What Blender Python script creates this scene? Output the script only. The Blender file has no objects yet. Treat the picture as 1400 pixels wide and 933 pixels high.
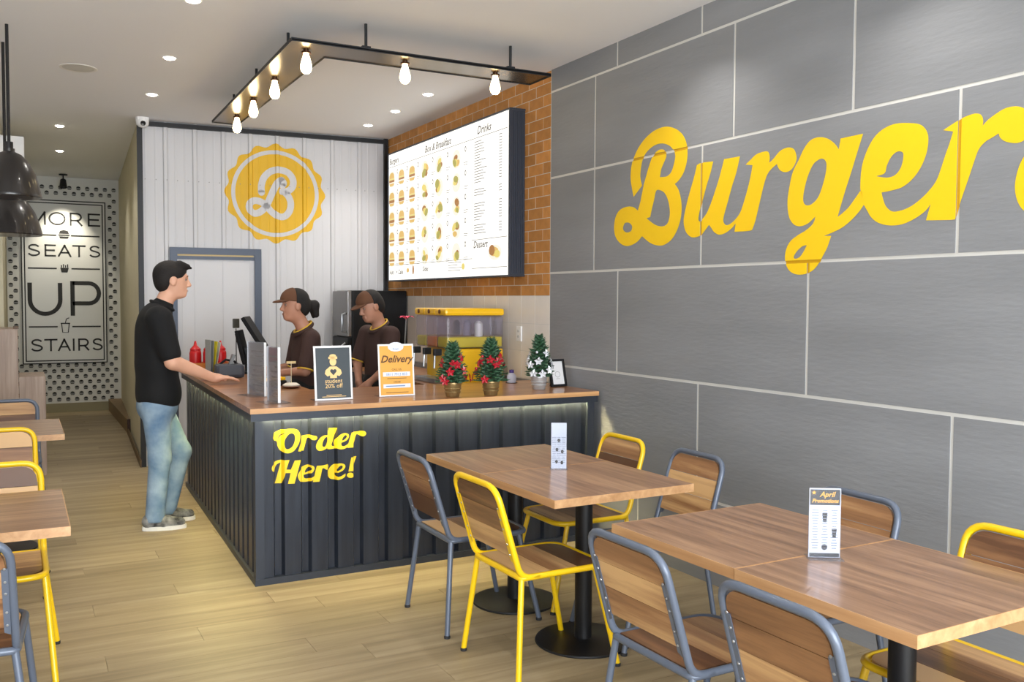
import bpy, bmesh, math, random
import numpy as np
from mathutils import Vector, Matrix, Euler
from mathutils.geometry import tessellate_polygon
random.seed(7)
PI = math.pi
scene = bpy.context.scene
C = scene.collection

# ------------------------------------------------------------------ camera
YAW, PIT, ROL = -.4939, -.0446, -.0052
_R = Matrix.Rotation(YAW, 3, 'Z') @ Matrix.Rotation(PIT, 3, 'X') @ Matrix.Rotation(ROL, 3, 'Y')
cam_d = bpy.data.cameras.new('camera'); cam = bpy.data.objects.new('camera', cam_d); C.objects.link(cam)
cam_d.sensor_width = 36.0; cam_d.lens = 1257.68 / 1400 * 36.0; cam_d.clip_start = .05
_M = Matrix((_R.col[0], _R.col[2], -_R.col[1])).transposed().to_4x4()
_M.translation = (0, 0, 1.5)
cam.matrix_world = _M
scene.camera = cam

# ------------------------------------------------------------------ sky, daylight, exposure
world = bpy.data.worlds.new('world'); scene.world = world; world.use_nodes = True
bg = world.node_tree.nodes['Background']
bg.inputs[0].default_value = (.91, .96, 1.0, 1); bg.inputs[1].default_value = 17.5
pd = bpy.data.lights.new('facade_daylight', 'AREA'); pd.shape = 'RECTANGLE'; pd.size = 4.7; pd.size_y = 2.75
pd.cycles.is_portal = True
po = bpy.data.objects.new('facade_daylight', pd); C.objects.link(po); po.location = (.8, -2.95, 1.4); po.rotation_euler = (PI/2, 0, 0)
vs = scene.view_settings
vs.view_transform = 'Standard'; vs.look = 'None'; vs.gamma = 1.0; vs.use_curve_mapping = False
vs.exposure = -0.2
DOWN_W = 42.0      # watts of one ceiling downlight
LED_E = 150.0       # counter LED strip
BULB_E = 26.0
BOARD_E = 1.5

# ------------------------------------------------------------------ helpers
def lin(c):
    if isinstance(c, str):
        c = [int(c[i:i+2], 16) for i in (0, 2, 4)]
    r = [x/255 for x in c]
    return tuple(x/12.92 if x <= .04045 else ((x+.055)/1.055)**2.4 for x in r) + (1,)

MATS = {}
def nodes(name):
    m = bpy.data.materials.new(name); m.use_nodes = True
    nt = m.node_tree; b = nt.nodes['Principled BSDF']
    return m, nt, b
def N(nt, typ, **kw):
    n = nt.nodes.new(typ)
    for k, v in kw.items():
        setattr(n, k, v)
    return n
def mat(name, col, rough=.5, metal=0., bump=0., bscale=60., var=0., vscale=6., coat=0., stretch=(1, 1, 1), spec=.5, alpha=None, trans=0., ior=1.45):
    """plain procedural material: colour with a little noise variation and bump"""
    if name in MATS: return MATS[name]
    m, nt, b = nodes(name); c = lin(col)
    b.inputs['Roughness'].default_value = rough; b.inputs['Metallic'].default_value = metal
    b.inputs['Coat Weight'].default_value = coat; b.inputs['Specular IOR Level'].default_value = spec
    b.inputs['Transmission Weight'].default_value = trans; b.inputs['IOR'].default_value = ior
    tc = N(nt, 'ShaderNodeTexCoord'); mp = N(nt, 'ShaderNodeMapping'); mp.inputs['Scale'].default_value = stretch
    nt.links.new(tc.outputs['Object'], mp.inputs['Vector'])
    if var:
        nz = N(nt, 'ShaderNodeTexNoise'); nz.inputs['Scale'].default_value = vscale; nz.inputs['Detail'].default_value = 4
        nt.links.new(mp.outputs[0], nz.inputs['Vector'])
        rp = N(nt, 'ShaderNodeValToRGB')
        rp.color_ramp.elements[0].position = .3; rp.color_ramp.elements[1].position = .7
        rp.color_ramp.elements[0].color = tuple(x*(1-var) for x in c[:3]) + (1,)
        rp.color_ramp.elements[1].color = tuple(min(1, x*(1+var)) for x in c[:3]) + (1,)
        nt.links.new(nz.outputs['Fac'], rp.inputs[0]); nt.links.new(rp.outputs[0], b.inputs['Base Color'])
    else:
        b.inputs['Base Color'].default_value = c
    if bump:
        nb = N(nt, 'ShaderNodeTexNoise'); nb.inputs['Scale'].default_value = bscale; nb.inputs['Detail'].default_value = 5
        nt.links.new(mp.outputs[0], nb.inputs['Vector'])
        bp = N(nt, 'ShaderNodeBump'); bp.inputs['Strength'].default_value = bump; bp.inputs['Distance'].default_value = .004
        nt.links.new(nb.outputs['Fac'], bp.inputs['Height']); nt.links.new(bp.outputs[0], b.inputs['Normal'])
    if alpha is not None: b.inputs['Alpha'].default_value = alpha
    MATS[name] = m
    return m
def emis(name, col, strength):
    if name in MATS: return MATS[name]
    m, nt, b = nodes(name)
    b.inputs['Base Color'].default_value = (.02, .02, .02, 1); b.inputs['Emission Color'].default_value = lin(col)
    b.inputs['Emission Strength'].default_value = strength; b.inputs['Roughness'].default_value = .6
    MATS[name] = m
    return m
def wood(name, dark, mid, light, axis='X', scale=1., rough=.4, coat=0., rnd=0., lines=18.):
    """streaky wood; grain runs along an object axis; rnd shifts tone and grain from one piece to the next"""
    if name in MATS: return MATS[name]
    m, nt, b = nodes(name)
    b.inputs['Roughness'].default_value = rough; b.inputs['Coat Weight'].default_value = coat
    b.inputs['Coat Roughness'].default_value = .15
    tc = N(nt, 'ShaderNodeTexCoord'); oi = N(nt, 'ShaderNodeObjectInfo')
    ad = N(nt, 'ShaderNodeVectorMath', operation='MULTIPLY_ADD')
    rv = N(nt, 'ShaderNodeCombineXYZ')
    for i in range(3): nt.links.new(oi.outputs['Random'], rv.inputs[i])
    nt.links.new(rv.outputs[0], ad.inputs[0]); ad.inputs[1].default_value = (17., 9., 5.) if rnd else (0, 0, 0)
    nt.links.new(tc.outputs['Object'], ad.inputs[2])
    mp = N(nt, 'ShaderNodeMapping')
    k = {'X': (.06, 1, 1), 'Y': (1, .06, 1), 'Z': (1, 1, .06)}[axis]
    mp.inputs['Scale'].default_value = tuple(lines*scale*x for x in k)
    nt.links.new(ad.outputs[0], mp.inputs['Vector'])
    n1 = N(nt, 'ShaderNodeTexNoise'); n1.inputs['Scale'].default_value = 1.; n1.inputs['Detail'].default_value = 6; n1.inputs['Roughness'].default_value = .62; n1.inputs['Distortion'].default_value = .35
    nt.links.new(mp.outputs[0], n1.inputs['Vector'])
    rp = N(nt, 'ShaderNodeValToRGB'); e = rp.color_ramp.elements
    e[0].position = .33; e[0].color = lin(dark); e[1].position = .68; e[1].color = lin(light)
    x = e.new(.5); x.color = lin(mid)
    if rnd:
        ma = N(nt, 'ShaderNodeMath', operation='MULTIPLY_ADD'); nt.links.new(oi.outputs['Random'], ma.inputs[0])
        ma.inputs[1].default_value = rnd; ma.inputs[2].default_value = -rnd/2
        sm = N(nt, 'ShaderNodeMath', operation='ADD'); nt.links.new(n1.outputs['Fac'], sm.inputs[0]); nt.links.new(ma.outputs[0], sm.inputs[1])
        nt.links.new(sm.outputs[0], rp.inputs[0])
    else:
        nt.links.new(n1.outputs['Fac'], rp.inputs[0])
    nt.links.new(rp.outputs[0], b.inputs['Base Color'])
    bp = N(nt, 'ShaderNodeBump'); bp.inputs['Strength'].default_value = .12; bp.inputs['Distance'].default_value = .002
    nt.links.new(n1.outputs['Fac'], bp.inputs['Height']); nt.links.new(bp.outputs[0], b.inputs['Normal'])
    MATS[name] = m
    return m
def acrylic(name, col, tint=.12):
    """thin clear sheet: mostly see-through with a glossy reflection"""
    if name in MATS: return MATS[name]
    m = bpy.data.materials.new(name); m.use_nodes = True; nt = m.node_tree; nt.nodes.clear()
    o = N(nt, 'ShaderNodeOutputMaterial'); tr = N(nt, 'ShaderNodeBsdfTransparent'); gl = N(nt, 'ShaderNodeBsdfGlossy')
    df = N(nt, 'ShaderNodeBsdfDiffuse'); m1 = N(nt, 'ShaderNodeMixShader'); m2 = N(nt, 'ShaderNodeMixShader'); fr = N(nt, 'ShaderNodeFresnel')
    tr.inputs[0].default_value = lin(col); gl.inputs['Roughness'].default_value = .05; df.inputs[0].default_value = lin(col)
    m1.inputs[0].default_value = tint
    tl = N(nt, 'ShaderNodeBsdfTranslucent'); tl.inputs[0].default_value = lin(col); m3 = N(nt, 'ShaderNodeMixShader'); m3.inputs[0].default_value = .5
    nt.links.new(df.outputs[0], m3.inputs[1]); nt.links.new(tl.outputs[0], m3.inputs[2])
    nt.links.new(tr.outputs[0], m1.inputs[1]); nt.links.new(m3.outputs[0], m1.inputs[2])
    fm = N(nt, 'ShaderNodeMath', operation='MULTIPLY'); fm.inputs[1].default_value = .4; nt.links.new(fr.outputs[0], fm.inputs[0]); nt.links.new(fm.outputs[0], m2.inputs[0]); nt.links.new(m1.outputs[0], m2.inputs[1]); nt.links.new(gl.outputs[0], m2.inputs[2])
    nt.links.new(m2.outputs[0], o.inputs[0])
    MATS[name] = m
    return m

class MB:
    """collects shapes; build() links them as one mesh object"""
    def __init__(s): s.v = []; s.f = []
    def add(s, v, f):
        o = len(s.v); s.v += [tuple(p) for p in v]; s.f += [tuple(i+o for i in q) for q in f]; return s
    def box(s, c, d, rz=0., M=None, bev=0.):
        x, y, z = (a/2 for a in d)
        if bev:
            bm = bmesh.new(); bmesh.ops.create_cube(bm, size=1.)
            for q in bm.verts: q.co = (q.co.x*d[0], q.co.y*d[1], q.co.z*d[2])
            bmesh.ops.bevel(bm, geom=bm.edges[:], offset=bev, segments=2, affect='EDGES', profile=.6)
            v = [tuple(q.co) for q in bm.verts]; f = [tuple(q.index for q in g.verts) for g in bm.faces]; bm.free()
        else:
            v = [(i*x, j*y, k*z) for i in (-1, 1) for j in (-1, 1) for k in (-1, 1)]
            f = [(0, 1, 3, 2), (4, 6, 7, 5), (0, 4, 5, 1), (2, 3, 7, 6), (0, 2, 6, 4), (1, 5, 7, 3)]
        T = Matrix.Translation(c) @ (M.to_4x4() if M else Matrix.Rotation(rz, 4, 'Z'))
        return s.add([T @ Vector(p) for p in v], f)
    def bb(s, x0, x1, y0, y1, z0, z1, bev=0.):
        return s.box(((x0+x1)/2, (y0+y1)/2, (z0+z1)/2), (x1-x0, y1-y0, z1-z0), bev=bev)
    def tube(s, pts, r, n=8, closed=False, caps=True):
        P = [Vector(p) for p in pts]; m = len(P); rr = r if isinstance(r, (list, tuple)) else [r]*m
        v = []; up = None
        for i, p in enumerate(P):
            if closed: t = (P[(i+1) % m]-P[i-1])
            else: t = P[min(i+1, m-1)]-P[max(i-1, 0)]
            t.normalize()
            if up is None:
                up = Vector((0, 0, 1)) if abs(t.z) < .9 else Vector((1, 0, 0))
            a = t.cross(up); a.normalize(); up = a.cross(t); up.normalize()
            for k in range(n):
                th = 2*PI*k/n; v.append(p+(a*math.cos(th)+up*math.sin(th))*rr[i])
        f = []
        for i in range(m if closed else m-1):
            j = (i+1) % m
            for k in range(n):
                l = (k+1) % n; f.append((i*n+k, i*n+l, j*n+l, j*n+k))
        if caps and not closed: f += [tuple(range(n))[::-1], tuple((m-1)*n+k for k in range(n))]
        return s.add(v, f)
    def lathe(s, prof, n=24, c=(0, 0, 0), M=None):
        v = []; f = []; m = len(prof)
        for i, (r, z) in enumerate(prof):
            for k in range(n):
                th = 2*PI*k/n; v.append(Vector((r*math.cos(th), r*math.sin(th), z)))
        for i in range(m-1):
            for k in range(n):
                l = (k+1) % n; f.append((i*n+k, i*n+l, (i+1)*n+l, (i+1)*n+k))
        if prof[0][0] > 1e-5: f.append(tuple(range(n))[::-1])
        if prof[-1][0] > 1e-5: f.append(tuple((m-1)*n+k for k in range(n)))
        T = Matrix.Translation(c) @ (M.to_4x4() if M else Matrix())
        return s.add([T @ p for p in v], f)
    def prism(s, poly, h0, h1, fn=None):
        """poly in the u,v plane extruded in w; fn maps (u,v,w)"""
        fn = fn or (lambda u, v, w: (u, v, w)); n = len(poly)
        v = [fn(p[0], p[1], h0) for p in poly]+[fn(p[0], p[1], h1) for p in poly]
        f = [(i, (i+1) % n, n+(i+1) % n, n+i) for i in range(n)]
        tr = tessellate_polygon([[Vector((p[0], p[1], 0)) for p in poly]])
        f += [tuple(t) for t in tr]+[tuple(n+i for i in t)[::-1] for t in tr]
        return s.add(v, f)
    def flat(s, polys, fn):
        """flat print: loops (outer + holes) in u,v mapped to 3-D"""
        pts = [Vector((p[0], p[1], 0)) for lp in polys for p in lp]
        tr = tessellate_polygon([[Vector((p[0], p[1], 0)) for p in lp] for lp in polys])
        return s.add([fn(p.x, p.y) for p in pts], [tuple(t) for t in tr])
    def build(s, name, m, parent=None, smooth=False, loc=None, rz=None):
        me = bpy.data.meshes.new(name); me.from_pydata(s.v, [], s.f); me.update()
        bm = bmesh.new(); bm.from_mesh(me); bmesh.ops.recalc_face_normals(bm, faces=bm.faces[:]); bm.to_mesh(me); bm.free()
        if smooth:
            for p in me.polygons: p.use_smooth = True
            try: me.set_sharp_from_angle(angle=math.radians(40))
            except Exception: pass
        return obj(name, me, m, parent, loc, rz)
def multi(name, parts, parent):
    """one mesh in several materials: parts is a list of (MB, material)"""
    v, f, mi = [], [], []
    for k, (mb, m) in enumerate(parts):
        o = len(v); v += mb.v; f += [tuple(i+o for i in q) for q in mb.f]; mi += [k]*len(mb.f)
    me = bpy.data.meshes.new(name); me.from_pydata(v, [], f); me.update()
    for mb, m in parts: me.materials.append(m)
    for p, k in zip(me.polygons, mi): p.material_index = k
    return obj(name, me, None, parent)
def obj(name, me, m=None, parent=None, loc=None, rz=None):
    o = bpy.data.objects.new(name, me); C.objects.link(o)
    if m and not me.materials: me.materials.append(m)
    if parent: o.parent = parent
    if loc: o.location = loc
    if rz is not None: o.rotation_euler = (0, 0, rz)
    return o
def tag(o, label, cat, group=None):
    o['label'] = label; o['category'] = cat
    if group: o['group'] = group
    return o
def thing(name, label, cat, loc=(0, 0, 0), rz=0., group=None):
    o = bpy.data.objects.new(name, None); C.objects.link(o); o.empty_display_size = .1
    o.location = loc; o.rotation_euler = (0, 0, rz)
    return tag(o, label, cat, group)
def struct(o, label=None):
    o['kind'] = 'structure'
    if label: o['label'] = label
    return o
def stuff(o): o['kind'] = 'stuff'; return o
def dup(root, loc, rz, label=None, group=None):
    r = root.copy(); C.objects.link(r); r.location = loc; r.rotation_euler = (0, 0, rz)
    if label: r['label'] = label
    if group: r['group'] = group
    def rec(a, b):
        for ch in list(a.children):
            c = ch.copy(); C.objects.link(c); c.parent = b; rec(ch, c)
    rec(root, r)
    return r
def spline(loop, sub=4, closed=True):
    """closed Catmull-Rom through the points; a third value marks a corner"""
    n = len(loop); out = []
    for i in range(n if closed else n-1):
        p1, p2 = loop[i], loop[(i+1) % n]
        p0 = p1 if len(p1) > 2 or (not closed and i == 0) else loop[i-1]
        p3 = p2 if len(p2) > 2 or (not closed and i == n-2) else loop[(i+2) % n]
        for k in range(sub):
            t = k/sub
            out.append(tuple(.5*((2*p1[a])+(-p0[a]+p2[a])*t+(2*p0[a]-5*p1[a]+4*p2[a]-p3[a])*t*t+(-p0[a]+3*p1[a]-3*p2[a]+p3[a])*t**3) for a in (0, 1)))
    if not closed: out.append(tuple(loop[-1][:2]))
    return out
def ribbon(line, w):
    """outline of a brush stroke of width w along a polyline"""
    P = [Vector(p[:2]) for p in line]; L = []; R_ = []
    for i, p in enumerate(P):
        t = P[min(i+1, len(P)-1)]-P[max(i-1, 0)]; t.normalize(); nn = Vector((-t.y, t.x))
        L.append(tuple(p+nn*w/2)); R_.append(tuple(p-nn*w/2))
    return L, R_
def add_ribbon(mb, line, w, fn):
    L, R_ = ribbon(line, w); n = len(L)
    mb.add([fn(*p) for p in L+R_], [(i, i+1, n+i+1, n+i) for i in range(n-1)])
def text_mesh(mb, s, size, fn, align='CENTER', shear=0., bold=0.):
    """flat lettering in the built-in font; fn maps u,v to 3-D"""
    cu = bpy.data.curves.new('lettering', 'FONT'); cu.body = s; cu.size = size; cu.align_x = align; cu.shear = shear; cu.offset = bold
    cu.resolution_u = 2
    o = bpy.data.objects.new('lettering', cu)
    me = bpy.data.meshes.new_from_object(o)
    mb.add([fn(v.co.x, v.co.y) for v in me.vertices], [tuple(p.vertices) for p in me.polygons])
    bpy.data.objects.remove(o); bpy.data.curves.remove(cu); bpy.data.meshes.remove(me)
def ell(cx, cy, rx, ry, n=14, a=0.):
    return [(cx+rx*math.cos(t)*math.cos(a)-ry*math.sin(t)*math.sin(a), cy+rx*math.cos(t)*math.sin(a)+ry*math.sin(t)*math.cos(a)) for t in [2*PI*i/n for i in range(n)]]
def rect(x0, x1, y0, y1): return [(x0, y0), (x1, y0), (x1, y1), (x0, y1)]
def arc_path(pts, r, n=5):
    """polyline with rounded inner corners"""
    P = [Vector(p) for p in pts]; out = [P[0]]
    for i in range(1, len(P)-1):
        a, b, c = P[i-1], P[i], P[i+1]; rr = r[i] if isinstance(r, dict) and i in r else (r if not isinstance(r, dict) else .03)
        d1 = (a-b).normalized(); d2 = (c-b).normalized()
        s = b+d1*rr; e = b+d2*rr
        for k in range(n+1):
            t = k/n; out.append((s*(1-t)+b*t)*(1-t)+(b*(1-t)+e*t)*t)
    out.append(P[-1])
    return out

# ---- smooth bodies: signed-distance shapes blended and meshed with surface nets
def sdf_mesh(prims, res, k=.03, iso=0.):
    """prims: ('cap',p0,p1,r0,r1[,k]) ('ell',c,(rx,ry,rz),M[,k]) ('cut',p,n) removes the side n points to; ('sub',c,(r),M)"""
    bbs = []
    for p in prims:
        if p[0] == 'cap':
            r = max(p[3], p[4]); a = np.array(p[1]); b = np.array(p[2]); bbs.append((np.minimum(a, b)-r, np.maximum(a, b)+r))
        elif p[0] == 'ell':
            r = max(p[2]); a = np.array(p[1]); bbs.append((a-r, a+r))
    lo = np.min([b[0] for b in bbs], 0)-.03; hi = np.max([b[1] for b in bbs], 0)+.03
    n = np.ceil((hi-lo)/res).astype(int)+1
    F = np.full(n, .2)
    ax = [lo[i]+res*np.arange(n[i]) for i in range(3)]
    def sub(a, b):
        i0 = np.maximum(0, np.floor((a-lo)/res).astype(int)); i1 = np.minimum(n, np.ceil((b-lo)/res).astype(int)+1)
        sl = tuple(slice(i0[i], i1[i]) for i in range(3))
        G = np.stack(np.meshgrid(*[ax[i][sl[i]] for i in range(3)], indexing='ij'), -1)
        return sl, G
    def dist(p, G):
        if p[0] == 'cap':
            a = np.array(p[1]); b = np.array(p[2]); ab = b-a; L = max(1e-9, ab@ab)
            t = np.clip(((G-a)@ab)/L, 0, 1)
            return np.linalg.norm(G-a-t[..., None]*ab, axis=-1)-(p[3]+(p[4]-p[3])*t)
        M = np.array(p[3]) if p[3] is not None else np.eye(3); r = np.array(p[2])
        q = (G-np.array(p[1]))@M
        k0 = np.linalg.norm(q/r, axis=-1); k1 = np.linalg.norm(q/(r*r), axis=-1)+1e-9
        return k0*(k0-1)/k1
    for p in prims:
        if p[0] in ('cap', 'ell'):
            if p[0] == 'cap':
                r = max(p[3], p[4]); a = np.minimum(p[1], p[2])-r; b = np.maximum(p[1], p[2])+r; kk = p[5] if len(p) > 5 else k
            else:
                r = max(p[2]); a = np.array(p[1])-r; b = np.array(p[1])+r; kk = p[4] if len(p) > 4 else k
            sl, G = sub(a-.06, b+.06); d = dist(p, G); f = F[sl]
            h = np.clip(.5+.5*(f-d)/kk, 0, 1); F[sl] = f*(1-h)+d*h-kk*h*(1-h)
        elif p[0] == 'cut':
            G = np.stack(np.meshgrid(*ax, indexing='ij'), -1)
            F = np.maximum(F, (G-np.array(p[1]))@np.array(p[2]))
        elif p[0] == 'sub':
            r = max(p[2]); a = np.array(p[1])-r; b = np.array(p[1])+r
            sl, G = sub(a-.03, b+.03); d = dist(p, G); kk = p[4] if len(p) > 4 else .012
            f = F[sl]; h = np.clip(.5-.5*(f+d)/kk, 0, 1); F[sl] = f*(1-h)-d*h+kk*h*(1-h)
    F = F-iso
    # surface nets
    S = F < 0
    c = [S[:-1, :-1, :-1], S[1:, :-1, :-1], S[:-1, 1:, :-1], S[1:, 1:, :-1], S[:-1, :-1, 1:], S[1:, :-1, 1:], S[:-1, 1:, 1:], S[1:, 1:, 1:]]
    cnt = sum(x.astype(np.int8) for x in c); act = (cnt > 0) & (cnt < 8)
    idx = np.full(act.shape, -1); cells = np.argwhere(act); idx[act] = np.arange(len(cells))
    V = np.zeros((len(cells), 3)); W = np.zeros(len(cells))
    corners = np.array([(i & 1, (i >> 1) & 1, (i >> 2) & 1) for i in range(8)])
    for a in range(8):
        for bt in (1, 2, 4):
            if a & bt: continue
            b = a | bt
            fa = F[tuple((cells+corners[a]).T)]; fb = F[tuple((cells+corners[b]).T)]
            m = (fa < 0) != (fb < 0)
            t = np.where(m, fa/np.where(m, fa-fb, 1), 0)
            pt = corners[a]+t[:, None]*(corners[b]-corners[a])
            V += np.where(m[:, None], pt, 0); W += m
    V = (cells+V/W[:, None])*res+lo
    faces = []
    for d in range(3):
        e1, e2 = [(1, 2), (2, 0), (0, 1)][d]
        s0 = [slice(None)]*3; s1 = [slice(None)]*3; s0[d] = slice(0, -1); s1[d] = slice(1, None)
        ed = S[tuple(s0)] != S[tuple(s1)]
        q = np.argwhere(ed)
        q = q[(q[:, e1] > 0) & (q[:, e2] > 0) & (q[:, e1] < n[e1]-1) & (q[:, e2] < n[e2]-1)]
        def at(o1, o2):
            r = q.copy(); r[:, e1] += o1; r[:, e2] += o2; return idx[tuple(r.T)]
        quad = np.stack([at(-1, -1), at(0, -1), at(0, 0), at(-1, 0)], 1)
        ins = S[tuple(s0)][tuple(q.T)]
        quad[~ins] = quad[~ins][:, ::-1]
        faces.append(quad)
    faces = np.concatenate(faces)
    return V, faces[(faces >= 0).all(1)]
def sdf_obj(name, prims, res, m, parent, k=.03, base=(0, 0, 0)):
    V, Fc = sdf_mesh(prims, res, k); V = V-np.array(base)
    me = bpy.data.meshes.new(name); me.from_pydata([tuple(v) for v in V.tolist()], [], [tuple(f) for f in Fc.tolist()]); me.update()
    for p in me.polygons: p.use_smooth = True
    return obj(name, me, m, parent)
BURGER=[
 ([(4.473,2.112,1),(4.494,2.173),(4.506,2.235),(4.496,2.304),(4.467,2.353),(4.424,2.399),(4.36,2.441),(4.276,2.47),(4.18,2.476),(4.1,2.455),(4.034,2.416),(3.995,2.366),(3.981,2.312),(3.986,2.256),(4.01,2.203),(4.048,2.166),(4.087,2.146,1),(4.053,2.11),(4.03,2.051),(4.025,1.993),(4.037,1.937),(4.068,1.882),(4.113,1.84),(4.18,1.814),(4.249,1.816),(4.319,1.838),(4.385,1.876,1),(4.436,1.844),(4.51,1.826),(4.571,1.832),(4.626,1.859),(4.663,1.901),(4.672,1.956),(4.656,2.009),(4.614,2.046),(4.545,2.06),(4.477,2.053),(4.429,2.028,1),(4.403,2.085),(4.376,2.169),(4.353,2.218),(4.324,2.278),(4.294,2.323),(4.246,2.352),(4.198,2.352),(4.174,2.334),(4.166,2.308),(4.189,2.274),(4.209,2.247),(4.219,2.215),(4.222,2.199,1),(4.161,2.197),(4.121,2.216),(4.096,2.262),(4.087,2.302),(4.104,2.335),(4.144,2.366),(4.205,2.386),(4.274,2.386),(4.337,2.365),(4.379,2.332),(4.4,2.284),(4.408,2.224),(4.391,2.17,1)],
  [[(4.258,2.122),(4.234,2.129),(4.186,2.111),(4.152,2.074),(4.133,2.027),(4.129,1.977),(4.149,1.933),(4.196,1.92),(4.265,1.935),(4.344,1.977,1),(4.308,1.981,1),(4.295,2.024),(4.275,2.073)],[(4.57,1.954),(4.551,1.966),(4.512,1.961),(4.485,1.939),(4.496,1.913),(4.542,1.907),(4.576,1.927)]]),
 ([(3.901,2.227,1),(3.862,2.234),(3.77,2.23,1),(3.79,2.173),(3.819,2.111),(3.847,2.041),(3.872,1.983),(3.883,1.937),(3.87,1.924),(3.85,1.935),(3.815,1.965),(3.786,2.009),(3.753,2.071),(3.721,2.139),(3.686,2.23,1),(3.568,2.229,1),(3.593,2.15),(3.624,2.083),(3.655,2.004),(3.68,1.942),(3.684,1.91),(3.662,1.89),(3.629,1.896),(3.593,1.916),(3.561,1.945),(3.539,1.987),(3.514,2.047),(3.493,2.107),(3.477,2.173,1),(3.526,2.182,1),(3.491,2.202),(3.447,2.224),(3.387,2.229),(3.366,2.219),(3.359,2.194),(3.362,2.17,1),(3.335,2.185),(3.295,2.215),(3.254,2.226),(3.222,2.223),(3.198,2.208),(3.185,2.177),(3.19,2.149),(3.216,2.12),(3.251,2.112),(3.284,2.122),(3.303,2.142),(3.31,2.158,1),(3.343,2.141),(3.372,2.117),(3.392,2.077),(3.412,2.018),(3.432,1.953),(3.452,1.893),(3.472,1.854,1),(3.5,1.85),(3.6,1.852,1),(3.592,1.894,1),(3.619,1.873),(3.666,1.851),(3.714,1.844),(3.753,1.859),(3.779,1.884),(3.796,1.901,1),(3.824,1.877),(3.864,1.849),(3.925,1.842),(3.968,1.859),(3.995,1.891),(4.007,1.94),(3.992,2.0),(3.962,2.079),(3.927,2.156)],
  []),
 ([(3.171,2.158,1),(3.139,2.207),(3.101,2.239),(3.053,2.246),(3.0,2.232),(2.957,2.202),(2.934,2.174,1),(2.925,2.221,1),(2.802,2.223,1),(2.827,2.159),(2.863,2.063),(2.896,1.98),(2.933,1.876,1),(2.879,1.908),(2.84,1.947),(2.807,1.983,1),(2.791,1.916,1),(2.815,1.89),(2.858,1.855),(2.907,1.827),(2.968,1.807),(3.009,1.797,1),(2.967,1.795,1),(2.987,1.747),(3.012,1.708),(3.038,1.672),(3.069,1.644),(3.118,1.627),(3.174,1.627),(3.221,1.648),(3.245,1.691),(3.243,1.738),(3.218,1.78),(3.173,1.807),(3.112,1.832),(3.075,1.858),(3.062,1.889,1),(3.081,1.875),(3.113,1.857),(3.157,1.85),(3.197,1.863),(3.227,1.903),(3.237,1.972),(3.225,2.047),(3.206,2.108)],
  [[(3.024,2.145),(3.004,2.124),(3.006,2.08),(3.026,2.017),(3.051,1.971),(3.088,1.946),(3.121,1.945),(3.138,1.967),(3.134,2.012),(3.113,2.076),(3.082,2.126),(3.05,2.144)],[(3.111,1.76,1),(3.138,1.756),(3.171,1.735),(3.19,1.711),(3.182,1.7),(3.154,1.707),(3.132,1.729)]]),
 ([(2.811,1.987,1),(2.81,2.041),(2.802,2.094),(2.778,2.151),(2.743,2.198),(2.696,2.227),(2.637,2.238),(2.576,2.231),(2.524,2.218),(2.494,2.195),(2.479,2.161),(2.481,2.115),(2.494,2.073),(2.518,2.032),(2.554,1.996),(2.599,1.972),(2.653,1.964),(2.699,1.961,1),(2.691,1.935),(2.675,1.901),(2.643,1.877),(2.596,1.878),(2.551,1.891),(2.508,1.915),(2.472,1.943),(2.438,1.98),(2.418,2.026),(2.399,2.079),(2.383,2.119),(2.368,2.164,1),(2.412,2.176,1),(2.381,2.189),(2.334,2.208),(2.288,2.217),(2.259,2.213),(2.246,2.199),(2.242,2.181),(2.244,2.166,1),(2.223,2.184),(2.192,2.201),(2.156,2.215),(2.119,2.216),(2.089,2.206),(2.065,2.185),(2.053,2.155),(2.054,2.116),(2.074,2.091),(2.103,2.081),(2.146,2.091),(2.171,2.109),(2.178,2.127,1),(2.208,2.114),(2.233,2.103),(2.258,2.078),(2.276,2.033),(2.294,1.982),(2.313,1.93),(2.328,1.889),(2.35,1.822,1),(2.377,1.822),(2.48,1.828,1),(2.46,1.892,1),(2.484,1.866),(2.535,1.838),(2.595,1.82),(2.657,1.82),(2.713,1.835),(2.75,1.861),(2.771,1.89),(2.791,1.918,1)],
  [[(2.611,2.121),(2.595,2.109),(2.598,2.074),(2.612,2.044),(2.639,2.024),(2.678,2.021),(2.73,2.033,1),(2.686,2.04),(2.675,2.071),(2.657,2.101),(2.634,2.119)]]),
 ([(1.891,1.941),(1.888,1.976),(1.891,2.009),(1.901,2.039),(1.918,2.063),(1.94,2.08),(1.966,2.089),(1.994,2.088),(2.023,2.078),(2.05,2.06),(2.074,2.034),(2.093,2.001),(2.104,1.965),(2.109,1.928),(2.105,1.893),(2.094,1.862),(2.076,1.837),(2.052,1.821),(2.025,1.814),(1.996,1.817),(1.967,1.828),(1.941,1.848),(1.919,1.875),(1.902,1.906)],
  [[(1.947,1.947),(1.943,1.975),(1.943,2.001),(1.948,2.022),(1.957,2.036),(1.97,2.043),(1.985,2.04),(2.0,2.029),(2.016,2.01),(2.028,1.986),(2.038,1.958),(2.043,1.929),(2.043,1.902),(2.037,1.881),(2.028,1.866),(2.015,1.861),(2.0,1.864),(1.984,1.876),(1.969,1.895),(1.956,1.92)]]),
]
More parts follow.
